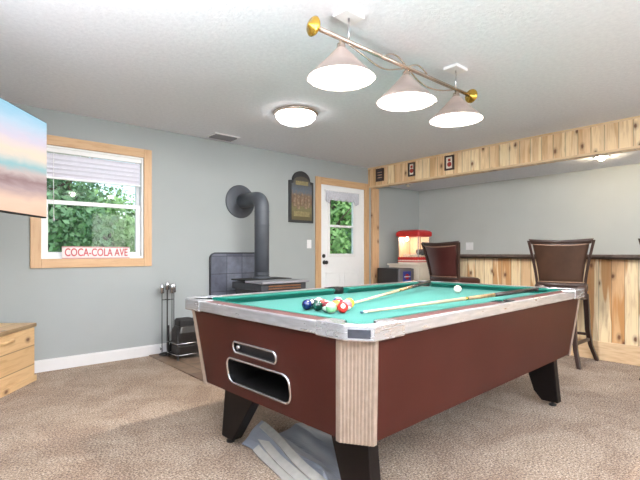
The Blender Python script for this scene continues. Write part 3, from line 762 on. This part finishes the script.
# three small framed plaques on the soffit
M['frame_dark'] = plain('plaque_frame', srgb(58, 40, 36), .4)
M['plaque_red'] = plain('plaque_picture', srgb(190, 150, 130), .6, var=.5, nscale=30)
M['plaque_red2'] = plain('plaque_picture_red', srgb(168, 60, 52), .6, var=.3, nscale=40)
for (y0, y1, lab, pic) in ((4.452, 4.600, 'small dark framed plaque nearest the door on the pine soffit', 0), (3.868, 3.985, 'small framed plaque in the middle of the pine soffit row', 1), (3.238, 3.378, 'small red framed plaque furthest right on the pine soffit', 2)):
    z0, z1 = 2.205, 2.40
    e = empty('framed_plaque', (5.2, (y0+y1)/2, (z0+z1)/2), lab, 'plaque', 'plaques on the soffit')
    f = MB().box(5.176, 5.2, y0, y0+.022, z0, z1).box(5.176, 5.2, y1-.022, y1, z0, z1).box(5.176, 5.2, y0+.022, y1-.022, z0, z0+.022).box(5.176, 5.2, y0+.022, y1-.022, z1-.022, z1)
    f.build('frame', 'frame_dark', e, .002)
    MB().box(5.188, 5.2, y0+.022, y1-.022, z0+.022, z1-.022).build('picture', 'cream' if pic else 'iron', e)
    if pic == 0:
        f = MB()
        for zz in (z0+.05, z0+.09, z0+.13): f.box(5.184, 5.188, y0+.03, y1-.03, zz, zz+.012)
        f.build('motif', 'plaque_red', e)
    else:
        MB().lathe((5.188, (y0+y1)/2, (z0+z1)/2-.02), [(.032, 0), (.032, -.003), (.02, -.004)], 20, 'X').box(5.184, 5.188, (y0+y1)/2-.018, (y0+y1)/2+.018, (z0+z1)/2+.02, (z0+z1)/2+.055).build('motif', 'plaque_red2', e)

# arched sign by the door
M['sign_dark'] = plain('sign_dark_board', srgb(50, 52, 56), .5, var=.15)
def painting():
    m, t, b = newmat('painted_scene'); v = coords(t)
    sp = N(t, 'ShaderNodeSeparateXYZ'); t.links.new(v, sp.inputs[0])
    n = noise(t, v, 26, 4, .7); h = math_(t, 'ADD', sp.outputs[2], math_(t, 'MULTIPLY', math_(t, 'SUBTRACT', n, .5), .22))
    hh = math_(t, 'ADD', math_(t, 'DIVIDE', h, .62), .5)
    c = ramp(t, hh, [(0.12, srgb(100, 92, 66)), (0.3, srgb(122, 118, 84)), (0.45, srgb(112, 88, 72)), (0.58, srgb(124, 104, 88)), (0.7, srgb(96, 106, 120)), (0.92, srgb(84, 80, 70))])
    t.links.new(c, b.inputs['Base Color']); setin(b, Roughness=.5); return m
M['painting'] = painting()
e = empty('arched_sign', (3.825, YF-.03, 1.83), 'dark arched wooden pub sign with a faded painted scene beside the door', 'sign')
x0, x1, z0, zs = 3.613, 4.036, 1.517, 2.085
pts = [(x0, z0), (x1, z0), (x1, zs), (3.99, zs+.005)]
pts += [(3.825+.155*math.cos(a*PI/16), zs+.005+.135*math.sin(a*PI/16)) for a in range(0, 17)]+[(3.66, zs+.005), (x0, zs)]
MB().prism_y(pts, YF-.03, YF-.002).build('board', 'sign_dark', e, .003)
ip = [(x0+.035, z0+.035), (x1-.035, z0+.035), (x1-.035, zs-.04)]+[(3.825+.15*math.cos(a*PI/12), zs-.035+.10*math.sin(a*PI/12)) for a in range(0, 13)]+[(x0+.035, zs-.04)]
MB().prism_y(ip, YF-.034, YF-.030).build('painted_panel', 'painting', e)
M['banner'] = plain('tan_banner', srgb(140, 128, 92), .5, var=.2, nscale=50)
MB().box(3.715, 3.935, YF-.038, YF-.034, 2.03, 2.085).build('banner', 'banner', e, .004)
MB().box(3.68, 3.96, YF-.038, YF-.034, 1.60, 1.67).build('banner', 'banner', e, .004)
M['figures'] = plain('painted_figures', srgb(136, 116, 98), .5, var=.4, nscale=30)
f = MB()
for xx, zz, r_, hh in ((3.70, 1.86, .02, .12), (3.76, 1.84, .022, .14), (3.83, 1.87, .02, .13), (3.89, 1.83, .02, .12), (3.95, 1.85, .019, .12)):
    f.lathe((xx, YF-.034, zz+.03), [(r_, 0), (r_*.8, .003)], 14, 'Y'); f.prism_y([(xx-r_*1.3, zz-hh), (xx+r_*1.3, zz-hh), (xx+r_, zz), (xx-r_, zz)], YF-.038, YF-.034)
f.build('painted_figures', 'figures', e)

# ------------------------------------------------------------------ wood stove corner
o = solo(MB().box(1.74, 4.0, 3.45, YF-.018, 0, .012), 'hearth_pad', 'hearth', (2.87, 4.1, 0), 'flat brown tiled hearth pad on the floor under the stove', 'hearth', bevel=.004)
e = empty('heat_shield', (2.87, YF, .012), 'slate tile heat shield with rounded corners behind the stove', 'heat shield')
hp = [(2.45, .014), (3.22, .014)]+[(3.22-.06+.06*math.cos(a*PI/12), 1.04+.06*math.sin(a*PI/12)) for a in range(7)]+[(2.51+.06*math.cos(a*PI/12), 1.04+.06*math.sin(a*PI/12)) for a in range(6, 13)]
MB().prism_y(hp, YF-.045, YF-.004).build('tile_face', 'slate', e)
MB().tube([(x, YF-.045, z) for x, z in hp], .008, 8, closed=True).build('edge_trim', 'iron', e)
e = empty('wood_stove', (2.87, 4.16, .012), 'dark grey cast iron wood stove with bronze top grille', 'stove')
MB().box(2.60, 3.14, 3.90, 4.44, .16, .70).build('firebox', 'iron', e, .015)
MB().box(2.57, 3.17, 3.86, 4.46, .70, .775).build('collar', 'iron', e, .008)
MB().box(2.565, 3.175, 4.13, 4.47, .79, .808).build('rear_plate', 'void', e, .004)
MB().box(2.555, 3.185, 3.815, 4.16, .775, .800).build('top_plate', 'stove_top', e, .006)
g = MB()
for i in range(2): g.box(2.66, 3.09, 3.85, 3.86, .712+i*.028, .726+i*.028)
g.build('grille', 'bronze', e, .002)
dr = MB().box(2.66, 3.08, 3.875, 3.90, .24, .66).build('door', 'iron', e, .01)
MB().box(2.71, 3.03, 3.868, 3.876, .30, .60).build('door_glass', 'void', dr, .004)
MB().tube([(3.05, 3.87, .40), (3.05, 3.83, .40), (3.05, 3.82, .45), (3.05, 3.83, .50), (3.05, 3.87, .50)], .008, 8).build('handle', 'steel', dr)
MB().box(2.62, 3.12, 3.82, 3.90, .14, .165).build('ash_lip', 'iron', e, .004)
for x in (2.63, 3.07):
    for y in (3.93, 4.37): MB().loft([[(x+a, y+b_, .012) for a, b_ in ((0, 0), (.035, 0), (.035, .035), (0, .035))], [(x+a*1.5-.01, y+b_*1.5-.01, .17) for a, b_ in ((0, 0), (.035, 0), (.035, .035), (0, .035))]]).build('leg', 'iron', e, .003)
# flue
e = empty('stove_pipe', (2.87, 4.30, .80), 'thick dark grey stove pipe bending into a round wall collar', 'stove pipe')
R = .085; yc, zc, rb = 4.30, 1.735, .11
pts = [(2.87, yc, .810), (2.87, yc, zc-rb)]
for i in range(1, 10): a = PI/2*i/9; pts.append((2.87, yc+rb-rb*math.cos(a), zc-rb+rb*math.sin(a)))
pts.append((2.87, YF-.01, zc)); MB().tube(pts, R, 28).build('pipe', 'pipe', e)
for zz in (.85, .87, 1.42, 1.58): MB().lathe((2.87, yc, zz), [(R+.001, -.006), (R+.005, 0), (R+.001, .006)], 28, cap=False).build('seam_band', 'pipe', e)
MB().lathe((2.87, yc, .812), [(R+.025, 0), (R+.022, .01), (R+.002, .02)], 28, cap=False).build('base_flange', 'pipe', e)
MB().lathe((2.87, YF, zc), [(.205, .002), (.205, .008), (.19, .014), (R+.01, .018), (R+.006, .05)], 48, 'Y').build('wall_collar', 'pipe', e)

# fireplace tools on a stand
bx0, by0 = 1.90, 4.66
e = empty('tool_stand', (bx0, by0, .012), 'slim black fireplace tool stand beside the baseboard', 'tool stand')
MB().lathe((bx0, by0, .013), [(.085, 0), (.085, .008), (.06, .016), (.012, .022)], 24).build('base', 'rubber', e)
MB().tube([(bx0, by0, .03), (bx0, by0, .70)], .007, 10).build('pole', 'rubber', e)
MB().tube([(bx0-.06, by0, .60), (bx0+.075, by0, .60)], .004, 8).tube([(bx0, by0-.05, .60), (bx0, by0+.05, .60)], .004, 8).build('hook_bar', 'rubber', e)
MB().lathe((bx0, by0, .70), [(.007, 0), (.026, .01), (.022, .05), (.028, .06), (.016, .075), (.018, .085), (.003, .095)], 14).build('handle', 'steel', e)
for dx, dy_, kind, lab in ((-.062, -.012, 'poker', 'fireplace poker with steel handle, leftmost on the tool stand'), (.03, -.052, 'ash_shovel', 'fireplace shovel hanging in front on the tool stand'), (.078, .012, 'hearth_brush', 'hearth brush with steel handle, rightmost on the tool stand')):
    x, y = bx0+dx, by0+dy_
    q = empty(kind, (x, y, .06), lab, 'fireplace tool', 'fireplace tools on the stand')
    MB().tube([(x, y, .16 if kind != 'poker' else .05), (x, y, .67)], .0045, 8).build('shaft', 'rubber', q)
    MB().lathe((x, y, .665), [(.005, 0), (.023, .01), (.019, .06), (.026, .075), (.014, .09), (.017, .10), (.002, .112)], 14).build('handle', 'steel', q)
    if kind == 'poker': MB().tube([(x, y, .09), (x-.02, y-.005, .075), (x-.022, y-.005, .10)], .004, 8).build('hook', 'rubber', q)
    elif kind == 'ash_shovel': MB().loft([[(x-.028, y-.004, .05), (x+.028, y-.004, .05), (x+.028, y+.002, .05), (x-.028, y+.002, .05)], [(x-.032, y-.014, .12), (x+.032, y-.014, .12), (x+.032, y-.008, .12), (x-.032, y-.008, .12)], [(x-.010, y-.004, .17), (x+.010, y-.004, .17), (x+.010, y+.004, .17), (x-.010, y+.004, .17)]]).build('blade', 'rubber', q)
    else: MB().loft([[(x-.03, y-.012, .06), (x+.03, y-.012, .06), (x+.03, y+.012, .06), (x-.03, y+.012, .06)], [(x-.018, y-.01, .17), (x+.018, y-.01, .17), (x+.018, y+.01, .17), (x-.018, y+.01, .17)]]).build('bristles', 'iron', q)
# little black rack with two cases
rx0, rx1, ry0, ry1 = 1.87, 2.15, 4.32, 4.56
e = empty('firewood_rack', ((rx0+rx1)/2, (ry0+ry1)/2, .012), 'low black metal rack with silver crossbars next to the fireplace tools', 'rack')
for x in (rx0, rx1):
    for y in (ry0, ry1): MB().box(x-.009, x+.009, y-.009, y+.009, .012, .34).build('leg', 'rubber', e)
for zz in (.05, .165):
    MB().box(rx0+.009, rx1-.009, ry0-.006, ry1+.006, zz, zz+.006).build('shelf', 'rubber', e)
    MB().tube([(rx0-.012, ry0-.012, zz+.01), (rx1+.03, ry0-.012, zz+.01)], .007, 8).tube([(rx0-.012, ry0-.012, zz+.01), (rx0-.012, ry1, zz+.01)], .005, 8).build('crossbar', 'steel', e)
MB().tube([(rx1, ry0, .06), (rx1+.06, ry0-.02, .035), (rx1+.07, ry0-.02, .02)], .006, 8).build('foot', 'rubber', e)
q = empty('black_case', (2.01, 4.44, .06), 'black box on the lower shelf of the small rack', 'box')
MB().box(rx0+.02, rx1-.02, ry0+.006, ry1-.02, .057, .150).build('body', 'black', q, .01)
q = empty('kindling_bag', (2.01, 4.44, .18), 'black carrying case with a raised handle, on top of the small rack', 'bag')
MB().loft([[(x, y, z) for x, y in rrect(rx0+.015-i*0+d, rx1-.02-d, ry0+.01+d, ry1-.02-d, .03, 4)] for z, d, i in ((.172, 0, 0), (.28, 0, 0), (.345, .02, 0))]).build('body', 'black', q, .008)
MB().loft([[(x, y, z) for x, y in rrect(rx0+.035+d, rx1-.08-d, ry0+.04+d, ry1-.06-d, .02, 4)] for z, d in ((.345, 0), (.40, 0), (.42, .012))]).build('lid', 'rubber', q, .005)
MB().tube([(rx1-.10, ry0+.05, .41), (rx1-.075, ry0+.05, .445), (rx1-.045, ry0+.05, .40), (rx1-.03, ry0+.05, .35)], .007, 8).build('handle', 'rubber', q)

# ------------------------------------------------------------------ pine chest and television in the corner
ang = math.atan2(.795, .607)
def local_empty(name, origin, rz, label, cat):
    e = empty(name, origin, label, cat, rz=rz); e['_o'] = [0, 0, 0]; return e
# local frame: +x along the front edge towards the window, +y into the corner
ce = local_empty('wooden_chest', (.682-.82*.607, 4.498-.82*.795, 0), ang, 'light knotty pine chest with a wooden pull, under the television', 'chest')
W, D = .82, .44
MB().box(.012, W-.012, .012, D-.012, 0, .46).build('body', 'chest_pine', ce, .004)
MB().box(0, W, 0, D, .465, .498).build('lid', 'chest_top', ce, .006)
MB().box(0, .012, .012, D-.012, 0, .05).box(W-.012, W, .012, D-.012, 0, .05).box(0, W, 0, .012, 0, .05).build('plinth', 'chest_pine', ce, .003)
h = MB().tube([(.36, .012, .405), (.36, -.022, .412), (.38, -.034, .42), (.41, -.036, .423), (.44, -.034, .42), (.46, -.022, .412), (.46, .012, .405)], .013, 10)
h.build('pull_handle', 'chest_pine', ce)
def tv_mat():
    m = bpy.data.materials.new('tv_picture'); m.use_nodes = True; t = m.node_tree; t.nodes.clear(); v = coords(t)
    sp = N(t, 'ShaderNodeSeparateXYZ'); t.links.new(v, sp.inputs[0])
    mp = N(t, 'ShaderNodeMapping'); mp.inputs['Scale'].default_value = (2.2, 1, 9); t.links.new(v, mp.inputs[0])
    n = noise(t, mp.outputs[0], 1.6, 5, .6, .6)
    h = math_(t, 'ADD', math_(t, 'DIVIDE', sp.outputs[2], .68), math_(t, 'MULTIPLY', math_(t, 'SUBTRACT', n, .5), .14))
    h = math_(t, 'ADD', h, math_(t, 'MULTIPLY', math_(t, 'SUBTRACT', sp.outputs[0], .9), -.10))
    c = ramp(t, h, [(0.0, srgb(246, 204, 178)), (0.13, srgb(250, 214, 190)), (0.25, srgb(196, 172, 172)), (0.33, srgb(168, 140, 140)), (0.40, srgb(214, 196, 192)), (0.46, srgb(164, 204, 208)), (0.52, srgb(214, 218, 212)), (0.60, srgb(252, 228, 206)), (0.74, srgb(226, 216, 230)), (0.88, srgb(196, 220, 238)), (1.0, srgb(158, 208, 232))])
    e = N(t, 'ShaderNodeEmission'); setin(e, Strength=.95); t.links.new(c, e.inputs[0])
    g = N(t, 'ShaderNodeBsdfGlossy'); setin(g, Roughness=.08); mx = N(t, 'ShaderNodeMixShader'); mx.inputs[0].default_value = .04
    o = N(t, 'ShaderNodeOutputMaterial'); t.links.new(e.outputs[0], mx.inputs[1]); t.links.new(g.outputs[0], mx.inputs[2]); t.links.new(mx.outputs[0], o.inputs[0]); return m
M['tv_picture'] = tv_mat()
TW, THh = 1.22, .69
te = local_empty('television', (.623-TW*.591, 3.705-TW*.806, 1.35), math.atan2(.806, .591), 'flat television showing a pastel sunset beach, mounted in the corner', 'television')
MB().box(0, TW, .002, .035, 0, THh).build('casing', 'void', te, .004)
MB().box(.006, TW-.006, -.001, .002, .010, THh-.006).build('screen', 'tv_picture', te)
MB().box(TW/2-.2, TW/2+.2, .035, .07, .15, .5).build('rear_housing', 'rubber', te, .01)
MB().box(TW/2-.03, TW/2+.03, .07, .42, .30, .36).build('wall_arm', 'rubber', te, .004)
MB().box(TW/2-.12, TW/2+.12, .40, .43, .2, .46).build('bracket', 'rubber', te, .004)

# ------------------------------------------------------------------ bar stools
def curved_back(z0, z1, w0, w1, th, bow, lean, name, mat, par, n=16, zs=8, y_off=0.0, inset=0.0, top_sag=0.02):
    rings = []
    for k in range(zs+1):
        t = k/zs; z = lerp(z0, z1, t); hw = lerp(w0, w1, t**1.3)/2-inset; yb = y_off-lean*t**1.2
        ring = []
        for s, rev in ((0, False), (th, True)):
            row = []
            for i in range(n+1):
                u = -1+2*i/n; x = hw*u; y = yb+bow*(u*u)-s-(-bow*0)
                zz = z+(top_sag*(u*u)*t if t > 0 else 0)
                row.append((x, y, zz))
            ring += row[::-1] if rev else row
        rings.append(ring)
    mb = MB().loft(rings, True, True)
    return mb.build(name, mat, par, local=True)
def stool(label, loc, rz_seat, rz_leg, leather='leather'):
    """local frame: seat opens towards +y, the back stands at -y"""
    e = empty('bar_stool', loc, label, 'bar stool', 'bar stools along the bar'); e['_o'] = [0, 0, 0]
    RL = Matrix.Rotation(rz_leg, 4, 'Z'); RS = Matrix.Rotation(rz_seat, 4, 'Z')
    for sx in (-1, 1):
        for sy in (-1, 1):
            pts = [(sx*.17, sy*.17, .68), (sx*.18, sy*.18, .50), (sx*.185, sy*.185, .32), (sx*.205, sy*.205, .16), (sx*.25, sy*.25, .0)]
            rings = []
            for (x, y, z), h_ in zip(pts, (.022, .023, .022, .019, .017)):
                rings.append([(x+a*h_, y+b_*h_, z) for a, b_ in ((-1, -1), (1, -1), (1, 1), (-1, 1))])
            # refine the curve
            fine = []
            for i in range(len(rings)-1):
                for t in (0, .34, .67): fine.append([tuple(lerp(p[k], q[k], t) for k in range(3)) for p, q in zip(rings[i], rings[i+1])])
            fine.append(rings[-1])
            mb = MB().loft(fine); mb.xf(RL); mb.build('leg', 'espresso', e, .003, local=True)
    f = MB()
    for z, r_ in ((.27, .19), (.22, .195)):
        for a in range(4):
            if (z == .22) == (a % 2 == 0):
                g = MB().box(-r_, r_, r_-.012, r_+.012, z-.014, z+.014); g.xf(Matrix.Rotation(a*PI/2, 4, 'Z')); f._add(g.v, g.f)
    f.xf(RL); f.build('footrest', 'espresso', e, .003, local=True)
    MB().box(-.19, .19, -.19, .19, .63, .685).xf(RL).build('apron', 'espresso', e, .004, local=True)
    MB().lathe((0, 0, .685), [(.10, 0), (.10, .02), (.13, .022), (.13, .032)], 24).build('swivel', 'iron', e, local=True)
    MB().loft([[(x, y, z) for x, y in rrect(-.235+d, .235-d, -.215+d, .235-d, .06, 6)] for z, d in ((.717, .01), (.735, 0), (.775, .0), (.795, .02), (.802, .06))], True).xf(RS).build('seat', leather, e, local=True)
    # back: stiles, panel, top rail, piping  -> all in the seat frame
    bk = curved_back(.80, 1.215, .42, .545, .028, .045, .085, 'backrest', leather, e, y_off=-.205, inset=.02)
    bk.data.transform(RS)
    tr = curved_back(1.190, 1.222, .515, .56, .040, .045, .008, 'top_rail', 'espresso', e, zs=2, y_off=-.278, top_sag=.018)
    tr.data.transform(RS)
    br = curved_back(.765, .805, .42, .44, .036, .045, .002, 'lower_rail', 'espresso', e, zs=2, y_off=-.200, top_sag=0)
    br.data.transform(RS)
    for s in (-1, 1):
        rings = []
        for k in range(13):
            t = k/12; z = lerp(.66, 1.225, t); tt = max(0, (z-.80)/.42)
            hw = lerp(.42, .56, tt**1.3)/2; y = -.205-.085*tt**1.2+.045-.014
            rings.append([(s*hw+a*.013, y+b_*.020, z) for a, b_ in ((-1, -1), (1, -1), (1, 1), (-1, 1))])
        MB().loft(rings).xf(RS).build('stile', 'espresso', e, .003, local=True)
        # arm of the seat frame tying stile to seat
        MB().box(s*.215-.012, s*.215+.012, -.19, -.10, .70, .735).xf(RS).build('bracket', 'espresso', e, local=True)
    for sy, yy in ((0, 0),):
        pts = []
        for i in range(17):
            u = -1+2*i/16; pts.append((u*.24, -.283+.045*u*u-.030, 1.172+.016*u*u))
        pi_ = MB().tube(pts, .005, 6).xf(RS).build('piping', 'piping', e, local=True)
        pts = [(-1+2*i/16, i) for i in range(17)]
        MB().tube([(u*.205, -.207+.045*u*u-.031, .815) for u, i in pts], .005, 6).xf(RS).build('piping', 'piping', e, local=True)
    return e
stool('brown leather bar stool in the open space beyond the pool table corner', (4.86, 1.79, 0), math.radians(-72), 0)
stool('dark red-brown leather bar stool at the far end of the bar by the popcorn machine', (4.89, 3.05, 0), math.radians(-98), 0, 'leather_red')
stool('bar stool cut off by the right edge of the picture', (4.86, .80, 0), math.radians(-84), 0)

# ------------------------------------------------------------------ popcorn machine on its cabinet, cooler
e = empty('white_cabinet', (5.95, 4.42, 0), 'cream cabinet with drawer fronts under the popcorn machine', 'cabinet')
MB().box(5.66, 6.24, 4.14, 4.74, .0, .90).build('body', 'cream', e, .006)
MB().box(5.63, 6.27, 4.11, 4.76, .90, .93).build('top', 'cream', e, .006)
for z in (.70, .50, .30):
    d_ = MB().box(5.68, 6.22, 4.122, 4.14, z, z+.18).build('drawer', 'cream', e, .004)
    MB().box(5.88, 6.02, 4.105, 4.122, z+.08, z+.095).build('handle', 'steel', d_)
    MB().box(5.645, 5.66, 4.17, 4.71, z, z+.17).build('side_board', 'cream', e, .004)
e = empty('popcorn_machine', (5.86, 4.42, .93), 'red-topped glass popcorn machine glowing on the cream cabinet', 'popcorn machine')
px0, px1, py0, py1 = 5.72, 6.03, 4.20, 4.60
MB().box(px0, px1, py0, py1, .931, 1.02).build('base', 'cream', e, .006)
sc_ = MB()                                    # scalloped red band round the base
for i in range(8): y = py0+(i+.5)*(py1-py0)/8; sc_.lathe((px0, y, 1.012), [(.028, -.006), (.028, 0)], 14, 'X')
for i in range(6): x = px0+(i+.5)*(px1-px0)/6; sc_.lathe((x, py0, 1.012), [(.027, 0), (.027, .006)], 14, 'Y')
sc_.box(px0-.008, px1+.004, py0-.008, py1+.004, .955, .968); sc_.build('scalloped_band', 'red', e)
for x in (px0, px1-.014):
    for y in (py0, py1-.014): MB().box(x, x+.014, y, y+.014, 1.02, 1.36).build('corner_post', 'steel', e)
MB().box(px0+.003, px0+.006, py0+.014, py1-.014, 1.02, 1.36).build('side_glass', 'clear', e)
MB().box(px0+.014, px1-.014, py0+.003, py0+.006, 1.02, 1.36).build('front_glass', 'clear', e)
MB().box(px1-.006, px1-.003, py0+.014, py1-.014, 1.02, 1.36).box(px0+.014, px1-.014, py1-.006, py1-.003, 1.02, 1.36).build('back_panel', 'popcorn_back', e)
MB().loft([[(x, y, z) for x, y in rrect(px0-d, px1+d, py0-d, py1+d, .03, 4)] for z, d in ((1.36, .012), (1.375, .03), (1.43, .03), (1.455, .005), (1.47, -.05))]).build('canopy', 'red', e, .004)
MB().lathe((5.92, 4.31, 1.12), [(.02, -.06), (.068, -.055), (.072, 0), (.066, .03), (.05, .04)], 24).tube([(5.92, 4.31, 1.16), (5.92, 4.31, 1.36)], .006, 8).build('kettle', 'iron', e)
def popcorn_heap():
    mb = MB(); rnd = random.Random(5)
    for i in range(70):
        x = rnd.uniform(px0+.04, px1-.04); y = rnd.uniform(py0+.04, py1-.04); mb.sphere((x, y, 1.03+rnd.uniform(0, .05)), rnd.uniform(.012, .02), 8)
    return mb
o = popcorn_heap().build('popcorn', 'cream', e); o['kind'] = 'stuff'
MB().sphere((5.80, 4.48, 1.325), .025, 14).build('bulb', 'pop_bulb', e)
e = empty('drink_cooler', (5.43, 4.42, 0), 'small black cooler with a blue and red badge on its grey front', 'cooler')
MB().loft([[(x, y, z) for x, y in rrect(5.27, 5.62, 4.24, 4.66, .02, 4)] for z in (0, .866)]).build('body', 'black', e, .006)
M['cooler_grey'] = plain('cooler_grey', srgb(120, 116, 120), .4)
M['badge_blue'] = plain('badge_blue', srgb(60, 70, 160), .4)
d_ = MB().box(5.275, 5.615, 4.205, 4.24, .03, .86).build('door', 'cooler_grey', e, .01)
MB().box(5.345, 5.535, 4.200, 4.205, .66, .82).build('badge', 'badge_blue', d_, .004)
MB().lathe((5.44, 4.200, .74), [(.045, 0), (.045, .003)], 20, 'Y').build('badge_disc', 'red', d_)
MB().box(5.365, 5.515, 4.1955, 4.197, .732, .748).build('badge_bar', 'white', d_)

# ------------------------------------------------------------------ outdoors
struct(MB().box(-14, 26, YF+.16, 40, -.5, -.15), 'ground', 'lawn')
def tree(x, y, h, r, label, leafm, seed, z0=-.15, dens=9000, low=.15, ls=.075):
    rnd = random.Random(seed); e = empty('leafy_tree', (x, y, z0), label, 'tree', 'trees outside the windows')
    pts = [(x+rnd.uniform(-.1, .1)*i, y+rnd.uniform(-.1, .1)*i, z0+h*.8*i/6) for i in range(7)]
    t = MB().tube(pts, .11, 8, r2=.03)
    for k in range(7):
        a = rnd.uniform(0, 6.28); zb = z0+h*rnd.uniform(.25, .7)
        t.tube([(x, y, zb), (x+.5*r*math.cos(a), y+.5*r*math.sin(a), zb+.3*r), (x+.85*r*math.cos(a), y+.85*r*math.sin(a), zb+.5*r)], .035, 6, r2=.01)
    t.build('trunk', 'bark', e)
    blobs = [(x+rnd.uniform(-.6, .6)*r, y+rnd.uniform(-.6, .6)*r, z0+h*rnd.uniform(low, .9), r*rnd.uniform(.35, .6)) for _ in range(22)]
    vs, fs = [], []
    for i in range(dens):
        b = rnd.choice(blobs); d = Vector((rnd.gauss(0, 1), rnd.gauss(0, 1), rnd.gauss(0, 1))).normalized()
        p = Vector(b[:3])+d*b[3]*(rnd.random()**.35)
        u = Vector((rnd.gauss(0, 1), rnd.gauss(0, 1), rnd.gauss(0, 1))).normalized(); q = u.cross(d).normalized() if abs(u.dot(d)) < .95 else Vector((1, 0, 0))
        s = ls*rnd.uniform(.6, 1.3); k = len(vs)
        vs += [p-u*s, p+q*s*.55, p+u*s, p-q*s*.55+d*.2*s]; fs.append((k, k+1, k+2, k+3))
    MB()._add(vs, fs).build('crown', leafm, e)
TREES = [(2.0, 11.5, 4.9, 1.25, 'leaf2', .0), (3.95, 13.6, 3.0, 1.15, 'leaf', .0), (-.2, 14, 5.4, 1.5, 'leaf', .1), (6.3, 15.6, 3.2, 1.3, 'leaf2', .0),
         (3.6, 18.5, 4.4, 1.6, 'leaf2', .0), (8.7, 9.4, 4.6, 1.15, 'leaf', .0), (11.2, 10.6, 4.6, 1.3, 'leaf2', .0), (12.2, 13.6, 4.0, 1.4, 'leaf', .0), (15.2, 16.2, 5.6, 1.9, 'leaf', .05)]
TL = ['dark leafy tree outside, left part of the pine-framed window', 'pale green tree outside, right half of the pine-framed window', 'tall tree outside behind the television edge',
      'far low tree outside at the right side of the pine-framed window', 'far dark tree outside in the middle of the pine-framed window', 'bright green tree seen in the door window, left side',
      'dark green tree seen in the door window, right side', 'bushy tree low in the door window', 'tall far tree behind the others in the door window']
for i, (a, l) in enumerate(zip(TREES, TL)): tree(a[0], a[1], a[2], a[3], l, a[4], 30+i, low=a[5])

for o in bpy.data.objects:
    if '_o' in o.keys(): del o['_o']
